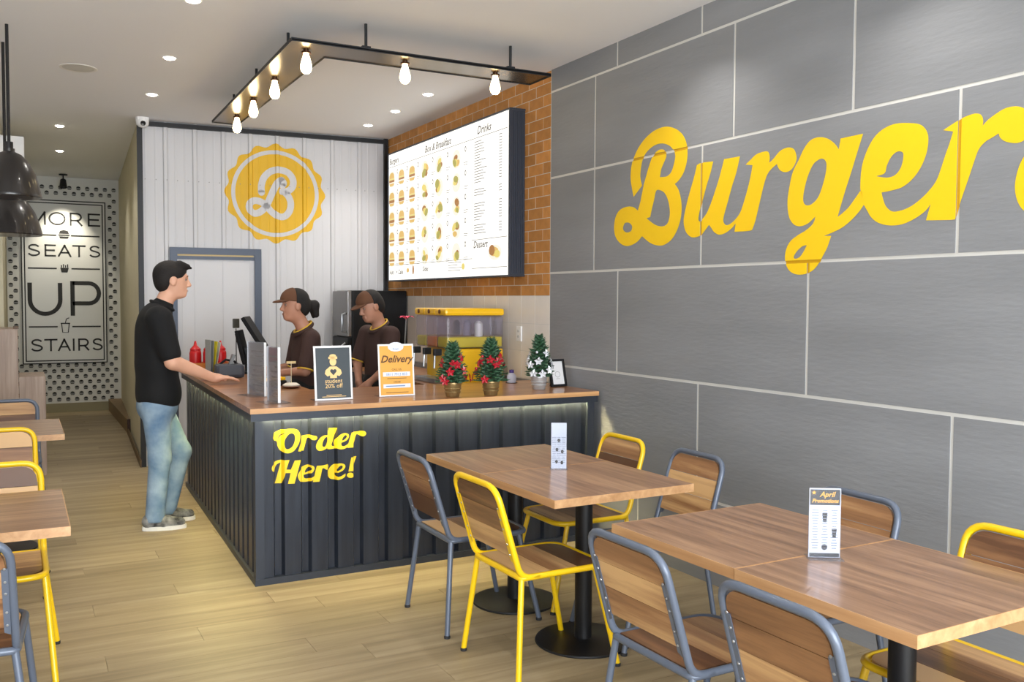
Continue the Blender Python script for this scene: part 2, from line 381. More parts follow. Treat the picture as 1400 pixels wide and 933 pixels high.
ORDER=[
 ([(1.196,0.749,1),(1.181,0.756),(1.17,0.768),(1.175,0.786),(1.193,0.801),(1.221,0.811),(1.253,0.815),(1.281,0.813),(1.302,0.804),(1.312,0.785),(1.313,0.761),(1.307,0.735),(1.294,0.712),(1.278,0.694),(1.254,0.685),(1.23,0.689),(1.211,0.703),(1.2,0.724),(1.198,0.74)],
  [[(1.244,0.776),(1.254,0.786),(1.269,0.79),(1.283,0.781),(1.286,0.759),(1.28,0.735),(1.268,0.716),(1.25,0.707),(1.236,0.712),(1.23,0.734),(1.233,0.758)],[(1.202,0.758),(1.205,0.772),(1.216,0.785),(1.236,0.794),(1.218,0.779),(1.208,0.768)]]),
 ([(1.302,0.691,1),(1.313,0.724),(1.321,0.75),(1.327,0.77,1),(1.362,0.774),(1.386,0.77),(1.403,0.765),(1.406,0.753),(1.395,0.745),(1.378,0.748),(1.368,0.757),(1.358,0.754),(1.349,0.726),(1.339,0.689,1)],
  []),
 ([(1.48,0.801,1),(1.518,0.801,1),(1.509,0.764),(1.499,0.728),(1.493,0.71),(1.5,0.701),(1.513,0.705,1),(1.517,0.691,1),(1.503,0.687),(1.482,0.686),(1.466,0.69),(1.459,0.697,1),(1.442,0.688),(1.421,0.685),(1.406,0.692),(1.399,0.709),(1.405,0.731),(1.421,0.753),(1.442,0.766),(1.469,0.767,1)],
  [[(1.461,0.757),(1.448,0.752),(1.438,0.734),(1.434,0.714),(1.442,0.705),(1.452,0.711),(1.461,0.735)]]),
 ([(1.505,0.719),(1.511,0.739),(1.528,0.761),(1.554,0.772),(1.575,0.768),(1.583,0.755),(1.575,0.737),(1.558,0.726),(1.539,0.721,1),(1.541,0.706),(1.554,0.701),(1.571,0.708),(1.583,0.718,1),(1.581,0.701),(1.562,0.688),(1.536,0.685),(1.515,0.694)],
  [[(1.564,0.761),(1.571,0.754),(1.564,0.742),(1.547,0.732),(1.545,0.741),(1.554,0.755)]]),
 ([(1.573,0.69,1),(1.583,0.726),(1.592,0.755),(1.599,0.773,1),(1.631,0.772),(1.648,0.774),(1.67,0.776),(1.681,0.763),(1.674,0.751),(1.659,0.748),(1.646,0.755),(1.633,0.756),(1.624,0.727),(1.613,0.69,1)],
  []),
 ([(1.162,0.61),(1.168,0.627),(1.188,0.643),(1.212,0.649),(1.256,0.649,1),(1.245,0.617),(1.239,0.599,1),(1.263,0.597,1),(1.274,0.622),(1.284,0.644,1),(1.318,0.644,1),(1.308,0.612),(1.296,0.568),(1.282,0.521,1),(1.247,0.523,1),(1.257,0.559),(1.261,0.579,1),(1.235,0.581,1),(1.229,0.558),(1.219,0.524,1),(1.184,0.526,1),(1.195,0.561),(1.207,0.604),(1.216,0.635,1),(1.196,0.627),(1.186,0.61),(1.183,0.59,1),(1.168,0.595)],
  []),
 ([(1.3,0.557),(1.307,0.578),(1.327,0.601),(1.357,0.612),(1.382,0.607),(1.391,0.593),(1.382,0.574),(1.362,0.563),(1.339,0.558,1),(1.342,0.542),(1.357,0.537),(1.377,0.544),(1.392,0.553,1),(1.389,0.536),(1.366,0.522),(1.337,0.52),(1.312,0.53)],
  [[(1.369,0.6),(1.377,0.592),(1.369,0.58),(1.349,0.569),(1.347,0.579),(1.357,0.594)]]),
 ([(1.381,0.52,1),(1.391,0.557),(1.398,0.587),(1.404,0.606,1),(1.433,0.605),(1.448,0.607),(1.467,0.609),(1.476,0.596),(1.471,0.583),(1.457,0.58),(1.446,0.587),(1.434,0.588),(1.427,0.559),(1.417,0.519,1)],
  []),
 ([(1.469,0.555),(1.476,0.576),(1.496,0.598),(1.527,0.608),(1.552,0.604),(1.562,0.59),(1.552,0.572),(1.532,0.561),(1.509,0.556,1),(1.511,0.541),(1.527,0.535),(1.547,0.542),(1.562,0.551,1),(1.56,0.534),(1.537,0.521),(1.506,0.519),(1.481,0.528)],
  [[(1.54,0.596),(1.547,0.589),(1.54,0.577),(1.519,0.567),(1.517,0.577),(1.527,0.591)]]),
 ([(1.596,0.636,1),(1.635,0.636,1),(1.617,0.59),(1.607,0.56,1),(1.579,0.56,1)],
  []),
 ([(1.611,0.537),(1.608,0.544),(1.601,0.55),(1.591,0.553),(1.58,0.552),(1.573,0.547),(1.57,0.54),(1.573,0.533),(1.58,0.527),(1.591,0.524),(1.601,0.525),(1.608,0.53)],
  []),
]
# ================================================================== THE SETTING
XR, ZC = 3.22, 3.06            # right wall face, ceiling
M_ceil = mat('ceiling_paint', (236, 237, 240), .9)
M_conc = mat('grey_brushed_plaster', (134, 136, 140), .62, bump=.45, bscale=26., var=.10, vscale=1.8, stretch=(1, .5, 2.6))
M_grout = mat('white_joint', (208, 207, 203), .8)
M_cream = mat('cream_wall_paint', (205, 198, 172), .85, var=.03)
M_black = mat('black_steel_trim', (34, 35, 38), .45, metal=.3)
M_navy = mat('dark_navy_steel', (52, 57, 66), .42, metal=.35, var=.1, vscale=3.)
M_yel = mat('yellow_wall_paint', (244, 200, 18), .55, bump=.2, bscale=30.)
M_yelj = mat('yellow_joint_shade', (214, 160, 6), .6)  # same yellow, darkened to paint in the shading of the joint recess
M_floor = wood('vinyl_floor_wood', (132, 116, 88), (150, 133, 103), (168, 151, 120), 'X', 1., .48, .0, rnd=.16, lines=14.)
M_white = mat('white_paint', (238, 238, 238), .5)

# floor: slab with separate planks laid over the part in view
f = MB(); f.bb(-1.7, 3.4, -3.2, 13.5, -.12, -.004); f.bb(-1.7, 3.22, -3.2, 1.62, -.004, 0); f.bb(-1.7, -.9, 1.62, 9.2, -.004, 0)
floor = struct(f.build('floor', M_floor), 'wood-look vinyl plank floor')
pm = MB(); pm.box((0, 0, -.002), (1.198, .1785, .004)); pl0 = pm.build('plank', M_floor, floor); plank_me = pl0.data
first = True
rows = int((13.34-1.62)/.18)
for r in range(rows):
    off = (-.9, -.5, -.1, -.7)[r % 4]
    for c in range(4):
        x0 = off-.4+c*1.2
        y = 1.62+.09+r*.18
        a, b = max(x0, -.9), min(x0+1.2, 3.22)
        if y > 8.55: b = min(b, 1.3)
        if b-a < .05: continue
        o = pl0 if first else obj('plank', plank_me, None, floor)
        first = False
        o.location = ((a+b)/2, y, 0); o.scale = ((b-a)/1.2, 1, 1)

cl = MB(); cl.bb(-1.7, 3.4, -3.2, 13.5, ZC, ZC+.1)
struct(cl.build('ceiling', M_ceil), 'plain white ceiling')

# right wall: white jointing behind, grey panels in front
wr = MB(); wr.bb(XR+.003, XR+.13, -3.2, 8.75, 0, ZC); wall_right = struct(wr.build('wall_right', M_grout), 'long grey panelled wall with white joints')
rowz = [(2.91, 3.06), (2.33, 2.91), (1.685, 2.33), (1.06, 1.685), (.44, 1.06), (0, .44)]
joints = [[4.657, 3.877, 2.6, 1.3, 0.], [4.894, 3.62, 2.86, 1.6, .3], [4.894, 3.86, 2.34, 1.1, -.1], [4.63, 3.10, 1.7, .4], [3.868, 2.34, .9], [4.4, 3.0, 1.5, .1]]
JW = .015
for (z0, z1), js in zip(rowz, joints):
    ys = [5.44]+js+[-3.2]
    for a, b in zip(ys[:-1], ys[1:]):
        top = 0 if z1 == ZC else JW/2
        bot = 0 if z0 == 0 else JW/2
        m = MB(); m.bb(XR, XR+.0065, b+JW/2, a-JW/2, z0+bot, z1-top)
        m.build('panel', M_conc, wall_right)
# orange facing bricks and white tiles on the service end
M_brk = mat('orange_brick', (194, 136, 74), .75, bump=.3, bscale=45., var=.12, vscale=9.)
nt = M_brk.node_tree; b_ = nt.nodes['Principled BSDF']     # tone shifts from brick to brick
hs = N(nt, 'ShaderNodeHueSaturation'); oi = N(nt, 'ShaderNodeObjectInfo'); mr = N(nt, 'ShaderNodeMapRange')
mr.inputs['To Min'].default_value = .82; mr.inputs['To Max'].default_value = 1.12
nt.links.new(oi.outputs['Random'], mr.inputs[0]); nt.links.new(mr.outputs[0], hs.inputs['Value'])
src = b_.inputs['Base Color'].links[0].from_socket; nt.links.new(src, hs.inputs['Color']); nt.links.new(hs.outputs[0], b_.inputs['Base Color'])
BH, BL = .0765, .205
bk = MB(); bk.bb(XR+.001, XR+.0065, -BL/2+.0045, BL/2-.0045, .0025, BH-.0025); br0 = None
for r in range(20):
    z = 1.53+r*BH; y = 5.44-(BL/2 if r % 2 else 0)
    while y < 8.56:
        a, b = max(y, 5.44), min(y+BL, 8.56); y += BL
        if b-a < .03: continue
        if a > 5.95 and b < 8.1 and z > 1.78 and z+BH < 2.72: continue      # wholly behind the menu board
        if br0 is None: br0 = bk.build('brick', M_brk, wall_right); o = br0
        else: o = obj('brick', br0.data, None, wall_right)
        o.location = (0, (a+b)/2, z); o.scale = (1, (b-a)/BL, 1)
M_tile = mat('white_glazed_tile', (236, 231, 224), .22, var=.03)
tl = MB(); tl.bb(XR+.001, XR+.0065, -.0972, .0972, .0015, .196); t0 = None
for r in range(3):
    for c in range(13):
        if t0 is None: t0 = tl.build('tile', M_tile, wall_right); o = t0
        else: o = obj('tile', t0.data, None, wall_right)
        o.location = (0, 5.44+.1+c*.2, 1.53-.198*(r+1))
pn = MB(); pn.bb(XR, XR+.0065, 5.44, 8.56, 0, .93); pn.build('panel', M_conc, wall_right)

# "Burger" painted across the grey panels; where it crosses a joint the paint sinks into it
def in_joint(y, z):
    for (z0, z1), js in zip(rowz, joints):
        if z0 > 0 and abs(z-z0) < JW/2: return True
        if z0 <= z <= z1:
            for j in js:
                if abs(y-j) < JW/2: return True
    return False
def cut_mesh(polys, ucuts, vcuts):
    bm = bmesh.new()
    for outer, holes in polys:
        lp = [spline(outer)]+[spline(h) for h in holes]
        pts = [Vector((p[0], p[1], 0)) for l in lp for p in l]
        vv = [bm.verts.new(p) for p in pts]
        for t in tessellate_polygon([[Vector((p[0], p[1], 0)) for p in l] for l in lp]):
            try: bm.faces.new([vv[i] for i in t])
            except ValueError: pass
    for ax, cs in ((0, ucuts), (1, vcuts)):
        for c in cs:
            no = Vector((1, 0, 0)) if ax == 0 else Vector((0, 1, 0))
            co = Vector((c, 0, 0)) if ax == 0 else Vector((0, c, 0))
            bmesh.ops.bisect_plane(bm, geom=bm.verts[:]+bm.edges[:]+bm.faces[:], plane_co=co, plane_no=no, dist=1e-6)
    out = [[(v.co.x, v.co.y) for v in f.verts] for f in bm.faces]
    bm.free()
    return out
uc = sorted({j+s for js in joints for j in js for s in (-JW/2, JW/2)}); vc = [z+s for z in (2.91, 2.33, 1.685) for s in (-JW/2, JW/2)]
face_mb, joint_mb = MB(), MB()
for fc in cut_mesh(BURGER, uc, vc):
    u = sum(p[0] for p in fc)/len(fc); v = sum(p[1] for p in fc)/len(fc)
    if in_joint(u, v): joint_mb.add([(XR+.0024, a, b) for a, b in fc], [tuple(range(len(fc)))])
    else: face_mb.add([(XR-.0012, a, b) for a, b in fc], [tuple(range(len(fc)))])
lt = face_mb.build('painted_lettering', M_yel, wall_right); lt['label'] = 'yellow brush script reading Burger'
joint_mb.build('painted_joint', M_yelj, wall_right)

# white ribbed metal back wall
BA, BANG, BLEN = (.966, 8.728, 0), -.07219, 2.26
M_rib = mat('white_ribbed_sheet', (208, 208, 212), .42, metal=.0, var=.02, vscale=1.5)
ribs = [.22, .467, .713, .953, 1.197, 1.448, 1.712, 1.975]
def rib_profile(u):
    """how far the sheet stands out at u"""
    d = 0.
    for r in ribs:
        t = abs(u-r)
        if t < .022: d = max(d, .016*min(1, (.022-t)/.009))
    for e, g in zip([-.03]+ribs, ribs+[2.24]):
        for q in (1/3, 2/3):
            t = abs(u-(e+(g-e)*q))
            if t < .010: d = max(d, .0016*min(1, (.010-t)/.006))
    return d
rib_cuts = sorted({round(r+s, 4) for r in ribs for s in (-.022, -.013, .013, .022)} | {round(e+(g-e)*q+s, 4) for e, g in zip([-.03]+ribs, ribs+[2.24]) for q in (1/3, 2/3) for s in (-.010, -.004, .004, .010)})
bw = MB(); bw.bb(0, BLEN+.02, .004, .14, 0, ZC)
wall_back = struct(bw.build('wall_back', M_rib, None, loc=BA, rz=BANG), 'white ribbed metal sheet wall behind the counter')
edges = [0.]+[r+.03 for r in ribs]+[BLEN]
DX0, DX1, DZ = .275, 1.008, 1.925      # door centre lines of the frame
for a, b in zip(edges[:-1], edges[1:]):
    us = [a+.0005]+[c for c in rib_cuts if a+.001 < c < b-.001]+[b-.0005]
    segs = [(0, ZC)]
    m = MB()
    for z0, z1 in segs:
        n = len(us)
        v = [(u, -rib_profile(u), z0) for u in us]+[(u, -rib_profile(u), z1) for u in us]+[(us[0], .004, z0), (us[-1], .004, z0), (us[0], .004, z1), (us[-1], .004, z1)]
        fcs = [(i, i+1, n+i+1, n+i) for i in range(n-1)]+[(0, n, 2*n+2, 2*n), (n-1, 2*n+1, 2*n+3, 2*n-1)]
        m.add(v, fcs)
    m.build('panel', M_rib, wall_back)
scr = MB()
for u in [.05+.09*i for i in range(24)]:
    scr.lathe([(.0045, 0), (.0045, .003), (.002, .005)], 6, (u, -rib_profile(u)-.001, 2.55), Matrix.Rotation(PI/2, 3, 'X'))
scr.build('screw_row', mat('dull_zinc', (150, 150, 150), .5, metal=.6), wall_back)
def trim(name, label, boxes, loc=None, rz=None, m=None):
    t = MB()
    for b in boxes: t.bb(*b)
    return struct(t.build(name, m or M_black, None, loc=loc, rz=rz), label)
trim('trim_1', 'black steel post and rail round the white ribbed wall', [(-.015, .03, -.045, .0, 0, ZC), (.03, 2.215, -.04, 0, 3.012, 3.05), (2.215, 2.25, -.04, 0, .9, ZC)], BA, BANG)
# yellow badge painted on the ribs, white B inside
bmk = MB(); BC = (1.181, 2.478); SC = .001146
def wallmap(off): return lambda u, v: (u, -rib_profile(u)-off, v)
def badge_piece(loops, off, mb):
    for fc in cut_mesh(loops, rib_cuts, []):
        mb.add([wallmap(off)(a, b) for a, b in fc], [tuple(range(len(fc)))])
scal = [(BC[0]+(390+15*math.cos(16*t))*SC*math.cos(t), BC[1]+(390+15*math.cos(16*t))*SC*math.sin(t)) for t in [2*PI*i/128 for i in range(128)]]
def circ(r, n=96): return [(BC[0]+r*SC*math.cos(2*PI*i/n), BC[1]+r*SC*math.sin(2*PI*i/n)) for i in range(n)]
def asl(l): return [p+(1,) for p in l]
import builtins
def raw_cut(loops, cuts):
    bm = bmesh.new(); pts = [Vector((p[0], p[1], 0)) for l in loops for p in l]; vv = [bm.verts.new(p) for p in pts]
    for t in tessellate_polygon([[Vector((p[0], p[1], 0)) for p in l] for l in loops]):
        try: bm.faces.new([vv[i] for i in t])
        except ValueError: pass
    for c in cuts: bmesh.ops.bisect_plane(bm, geom=bm.verts[:]+bm.edges[:]+bm.faces[:], plane_co=Vector((c, 0, 0)), plane_no=Vector((1, 0, 0)), dist=1e-6)
    out = [[(v.co.x, v.co.y) for v in f.verts] for f in bm.faces]; bm.free(); return out
for loops in ([scal, circ(350)], [circ(318)]):
    for fc in raw_cut(loops, rib_cuts): bmk.add([wallmap(.0012)(a, b) for a, b in fc], [tuple(range(len(fc)))])
M_badge = mat('yellow_badge_paint', (228, 180, 26), .5)
bd = bmk.build('painted_badge', M_badge, wall_back); bd['label'] = 'scalloped yellow badge painted on the white wall'
strokes = [[(352, 470), (352, 410), (375, 345), (430, 295), (500, 281), (565, 300), (603, 350), (603, 405), (575, 440), (540, 455), (515, 455)],
           [(512, 362), (480, 385), (450, 440), (420, 510), (392, 575)],
           [(515, 365), (528, 385), (520, 405)],
           [(530, 455), (565, 490), (585, 545), (575, 610), (535, 655), (485, 657), (430, 622), (392, 578), (350, 548), (300, 538), (262, 560), (256, 605), (290, 640), (340, 628), (392, 578)]]
bl = MB()
for s_ in strokes:
    ln = spline(s_, 6, False); L, R_ = ribbon(ln, 54)
    cap = lambda c, rr=27: [(c[0]+rr*math.cos(2*PI*i/14), c[1]+rr*math.sin(2*PI*i/14)) for i in range(14)]
    quads = [[L[i], L[i+1], R_[i+1], R_[i]] for i in range(len(L)-1)]+[cap(ln[0]), cap(ln[-1])]
    for qd in quads:
        pl = [(BC[0]+(p[0]-465)*SC, BC[1]-(p[1]-475)*SC) for p in qd]
        for fc in raw_cut([pl], [c for c in rib_cuts if min(p[0] for p in pl) < c < max(p[0] for p in pl)]):
            bl.add([wallmap(.0024)(a, b) for a, b in fc], [tuple(range(len(fc)))])
bb = bl.build('painted_letter', M_rib, bd); bb['label'] = 'white script letter B'

# service door in the ribbed wall
dr = MB(); dr.bb(DX0+.03, DX1-.03, -.03, -.018, 0, DZ-.03)
door = struct(dr.build('door_1', M_rib, None, loc=BA, rz=BANG), 'white ribbed door in a dark steel frame')
for i, u in enumerate((.36, .467, .713, .953)):
    q = MB(); q.bb(u-.015, u+.015, -.036, -.03, .02, DZ-.05); q.build('door_rib', M_rib, door)
fr = MB(); fr.bb(DX0-.03, DX0+.03, -.06, 0, 0, DZ+.03); fr.bb(DX1-.03, DX1+.03, -.06, 0, 0, DZ+.03); fr.bb(DX0+.03, DX1-.03, -.06, 0, DZ-.03, DZ+.03); fr.bb(DX0+.03, DX1-.03, -.045, -.02, DZ-.075, DZ-.045)
M_dfr = mat('blue_grey_steel', (66, 72, 84), .4, metal=.4); fr.build('door_frame', M_dfr, door)
q = MB(); q.bb(DX0+.035, DX1-.04, -.05, -.022, DZ-.045, DZ-.03); q.build('door_head_strip', mat('cream_strip', (214, 190, 140), .6), door)  # cream strip under the door head
q = MB(); q.bb(.235, .265, -.085, -.06, 1.12, 1.26); q.build('lock_plate', mat('dark_plastic', (52, 34, 36), .4), door)

# passage on the left with the stair landing wall
def wallseg(name, label, A, B, t, z0, z1, m):
    A = Vector(A); B = Vector(B); d = (B-A).normalized(); nn = Vector((-d.y, d.x))*t
    mb = MB(); mb.prism([tuple(A), tuple(B), tuple(B+nn), tuple(A+nn)], z0, z1)
    return struct(mb.build(name, m), label)
wallseg('wall_passage', 'cream side wall of the passage', (.965, 8.75), (1.222, 13.36), -.1, 0, ZC, M_cream)
wallseg('baseboard_passage', 'brown skirting along the passage wall', (.952, 8.68), (1.06, 10.8), .012, 0, .07, mat('brown_skirting', (96, 74, 44), .5))
st = MB(); st.bb(1.06, 1.30, 10.86, 13.33, 0, .15); struct(st.build('trim_2', mat('stair_wood', (128, 104, 72), .5)), 'low wooden step at the end of the passage')
st = MB(); st.bb(1.05, 1.30, 10.84, 10.862, 0, .17); struct(st.build('trim_3', mat('stair_nosing', (70, 44, 34), .5)), 'dark end board of the low step')
wf = MB(); wf.bb(-.6, 1.5, 13.335, 13.45, 0, ZC); wall_far = struct(wf.build('wall_far', mat('pale_wallpaper', (222, 222, 218), .75)), 'pale wallpapered wall at the end of the passage')
bs = MB(); bs.bb(-.1, 1.2, 13.315, 13.335, 0, .12); struct(bs.build('baseboard_far', mat('grey_skirting', (150, 142, 112), .6)), 'grey skirting below the dotted wallpaper')
wallseg('wall_left', 'off-white wall on the left', (-1.6, -3.2), (-1.6, 9.2), .1, 0, ZC, mat('off_white_wall', (226, 227, 228), .85))
wallseg('wall_left_return', 'cream return of the left wall', (-1.6, 9.2), (-.1, 9.2), .1, 0, ZC, M_cream)
wallseg('wall_left_passage', 'cream left wall of the passage', (-.1, 9.3), (-.1, 13.36), .1, 0, ZC, M_cream)
# wallpaper: rows of little dark burgers
wp = MB(); y_ = 13.3335
for r in range(40):
    for c in range(13):
        u = -.06+c*.106+(.053 if r % 2 else 0); v = .17+r*.0745
        if u > 1.19 or v > 3.0: continue
        if .03 < u < 1.075 and .62 < v < 2.80: continue
        wp.flat([[(u-.026, v+.002), (u+.026, v+.002), (u+.02, v+.02), (u, v+.027), (u-.02, v+.02)]], lambda a, b: (a, y_, b))
        wp.flat([rect(u-.027, u+.027, v-.008, v-.002)], lambda a, b: (a, y_, b))
        wp.flat([[(u-.024, v-.012), (u+.024, v-.012), (u+.018, v-.023), (u-.018, v-.023)]], lambda a, b: (a, y_, b))
M_ink = mat('dark_ink', (50, 50, 50), .7)
stuff(wp.build('wallpaper_print', M_ink, wall_far))

# front of the shop: glazed facade behind the camera
fa = MB(); fa.bb(-1.6, 3.22, -3.2, -3.1, 2.8, ZC)
struct(fa.build('wall_front', M_cream), 'strip of wall above the shop window')
wn = MB()
for x in (-1.57, -.4, .8, 2., 3.19): wn.bb(x-.03, x+.03, -3.18, -3.1, 0, 2.8)
wn.bb(-1.6, 3.22, -3.18, -3.1, 0, .06); wn.bb(-1.6, 3.22, -3.18, -3.1, 2.74, 2.8)
struct(wn.build('window_1', M_black), 'black framed shop window')
# ================================================================== CEILING THINGS
M_lens = emis('downlight_lens', (255, 246, 230), 30.)
M_ring = mat('downlight_ring', (235, 233, 228), .4)
def downlight(x, y, label, group='recessed ceiling downlights'):
    t = thing('downlight', label, 'ceiling light', (x, y, ZC), 0, group)
    MB().lathe([(.036, -.003), (.046, -.004), (.048, -.001), (.048, 0)], 20).build('trim_ring', M_ring, t, True)
    MB().lathe([(.001, -.013), (.02, -.012), (.034, -.007), (.036, 0)], 16).build('lens', M_lens, t)
    l = bpy.data.lights.new('downlight_lamp', 'SPOT'); l.energy = DOWN_W; l.color = (1., .95, .88); l.spot_size = math.radians(118); l.spot_blend = .7; l.shadow_soft_size = .03
    o = bpy.data.objects.new('downlight_lamp', l); C.objects.link(o); o.parent = t; o.location = (0, 0, -.02)
for x, y, lab in ((.9, 6.38, 'recessed downlight in the ceiling above the customer, beside the round ceiling speaker'), (.94, 7.58, 'recessed downlight nearest the white security camera'),
                  (.37, 9.37, 'recessed downlight at the mouth of the passage, nearer one'), (.43, 10.95, 'recessed downlight deep in the passage, further one'),
                  (.84, 5.1, 'recessed downlight cut by the top edge of the photo'), (2.79, 7.24, 'middle one of three small downlights by the brick wall'),
                  (2.8, 7.94, 'furthest of three small downlights by the brick wall'), (2.78, 6.53, 'nearest of three small downlights by the brick wall')):
    downlight(x, y, lab)
for x, y, lab in ((2.78, 3.75, 'recessed downlight washing the wall above the letter B'), (2.78, 2.45, 'recessed downlight washing the wall above the letters g and e'), (.84, 3.6, 'added unseen downlight over the aisle by the left near table'),
                  (.84, 2.0, 'added unseen downlight over the aisle nearest the shop window'), (-.7, 3.6, 'added unseen downlight above the left near table'), (-.7, 6.2, 'added unseen downlight above the left far table'),
                  (2.78, .9, 'added unseen downlight by the wall beyond the right table')):
    downlight(x, y, lab, 'downlights out of frame')  # aisle, left-table and last wall lamps are unseen, added to brighten the room
t = thing('ceiling_speaker', 'flat round white speaker set in the ceiling', 'speaker', (.396, 6.97, ZC))
MB().lathe([(.10, 0), (.115, -.004), (.12, -.002), (.12, 0)], 32).build('rim', M_ring, t, True)
MB().lathe([(.001, -.006), (.06, -.005), (.1, -.001)], 32).build('grille', mat('speaker_mesh', (206, 204, 196), .8), t, True)
t = thing('security_camera', 'small white dome security camera at the corner of the black rail', 'camera', (.985, 8.60, 3.035))
MB().lathe([(.055, .025), (.055, 0), (.05, -.035), (.03, -.055), (.001, -.06)], 20).build('housing', M_white, t, True)
MB().lathe([(.022, -.004), (.022, .008), (.001, .01)], 14, (.0, -.045, -.03), Matrix.Rotation(PI/2, 3, 'X')).build('lens', mat('lens_black', (20, 20, 24), .15), t)
MB().box((0, 0, .012), (.09, .09, .026)).build('mount', M_white, t)
t = thing('ceiling_spotlight', 'small black spotlight hanging before the dotted wall', 'spotlight', (.545, 13.0, ZC))
MB().lathe([(.05, 0), (.05, -.015), (.001, -.015)], 16).build('canopy', M_black, t)
MB().tube([(0, 0, -.015), (0, 0, -.09)], .008).build('stem', M_black, t)
MB().lathe([(.025, .05), (.035, .04), (.045, -.06), (.04, -.062), (.03, -.04), (.001, -.03)], 16, (0, .01, -.11), Matrix.Rotation(-.35, 3, 'X')).build('head', M_black, t, True)
l = bpy.data.lights.new('spotlight_lamp', 'SPOT'); l.energy = 80; l.color = (1, .92, .75); l.spot_size = math.radians(70); l.spot_blend = .8; l.shadow_soft_size = .03
o = bpy.data.objects.new('spotlight_lamp', l); C.objects.link(o); o.parent = t; o.location = (0, -.05, -.19); o.rotation_euler = (math.radians(25), 0, 0)

# L-shaped light rail
t = thing('light_rail', 'L-shaped dark metal light rail with six bare filament bulbs', 'ceiling lamp', (1.33, 5.0, 2.9))
m, nt, b = nodes('bronze_gloss'); b.inputs['Base Color'].default_value = lin((98, 82, 58)); b.inputs['Roughness'].default_value = .26; b.inputs['Metallic'].default_value = .55; M_brz = m
L_out = [(0, 0), (1.63, 0), (1.63, .27), (.265, .27), (.265, 2.64), (.06, 2.63)]
fm = MB(); fm.prism(L_out, .0, .006); fm.build('rail', M_brz, t)
ed = MB()
for a, b in zip(L_out, L_out[1:]+L_out[:1]):
    A = Vector(a+(0,)); B = Vector(b+(0,)); d = (B-A).normalized(); nn = Vector((-d.y, d.x, 0))*.004
    ed.prism([tuple(A[:2]), tuple(B[:2]), tuple((B+nn)[:2]), tuple((A+nn)[:2])], -.006, .014)
ed.build('rail_edge', M_black, t)
for x, y in ((.44, .055), (1.37, .055), (.10, .447), (.13, 1.39), (.16, 2.27)):
    q = MB(); q.tube([(x, y, .006), (x, y, .16)], .009); q.box((x, y, .02), (.05, .03, .028)); q.build('hanger_rod', M_black, t)
M_bulb = emis('bulb_glow', (255, 226, 170), BULB_E); M_sock = mat('bronze_socket', (74, 46, 28), .4, metal=.6)
for x, y in ((.128, .17), (.703, .12), (1.294, .11), (.134, .909), (.152, 1.588), (.177, 2.253)):
    bu = MB().lathe([(.001, -.133), (.016, -.130), (.027, -.118), (.032, -.100), (.031, -.083), (.024, -.055), (.017, -.033), (.014, -.014)], 18).build('bulb', M_bulb, t, True, loc=(x, y, 0))
    MB().lathe([(.015, -.010), (.027, -.010), (.027, -.019), (.015, -.020)], 16).build('socket_collar', M_sock, bu, True)
    MB().lathe([(.016, 0), (.016, -.012), (.001, -.012)], 12).build('socket', M_sock, bu, True)

# pendants at the left edge
M_shade = mat('dark_enamel', (36, 33, 32), .3, coat=.3); M_cord = mat('black_cord', (24, 22, 24), .6)
def pendant(x, y, zr, label, k=1.):
    t = thing('pendant_lamp', label, 'pendant lamp', (x, y, zr), 0, 'black dome pendants')
    MB().lathe([(r_*(k if r_ > .03 else 1), z_) for r_, z_ in [(.165, 0), (.168, .006), (.165, .02), (.155, .07), (.135, .14), (.105, .2), (.065, .245), (.03, .262), (.03, .28), (.001, .28)]], 32).build('shade', M_shade, t, True)
    MB().lathe([(r_*k, z_) for r_, z_ in [(.16, .002), (.15, .068), (.13, .136), (.1, .195), (.06, .24), (.001, .255)]], 32).build('lining', mat('white_lining', (225, 222, 212), .5), t, True)
    MB().lathe([(.022, .28), (.022, .318), (.001, .32)], 14).build('cap', M_cord, t)
    MB().tube([(0, 0, .318), (0, 0, ZC-zr)], .009).build('rod', M_cord, t)
    MB().lathe([(.001, .05), (.028, .075), (.03, .1), (.014, .15), (.014, .24)], 14).build('bulb', mat('frosted_bulb', (240, 236, 225), .3), t, True)
pendant(-.024, 6.065, 2.075, 'black dome pendant lamp, the nearer and higher of two at the left edge')
pendant(-.048, 6.50, 1.885, 'black dome pendant lamp, the lower of two at the left edge, partly behind the other', 1.2)
t = thing('wall_air_conditioner', 'white box air conditioner high on the wall behind the pendants', 'air conditioner', (-.06, 9.0, 2.6))
MB().box((0, 0, .13), (.28, .22, .27), bev=.015).build('housing', M_white, t)
MB().box((0, -.112, .03), (.24, .006, .03)).build('louvre', mat('ac_louvre', (205, 208, 210), .5), t)
MB().box((-.1, .15, .13), (.06, .1, .2)).build('bracket', M_white, t)

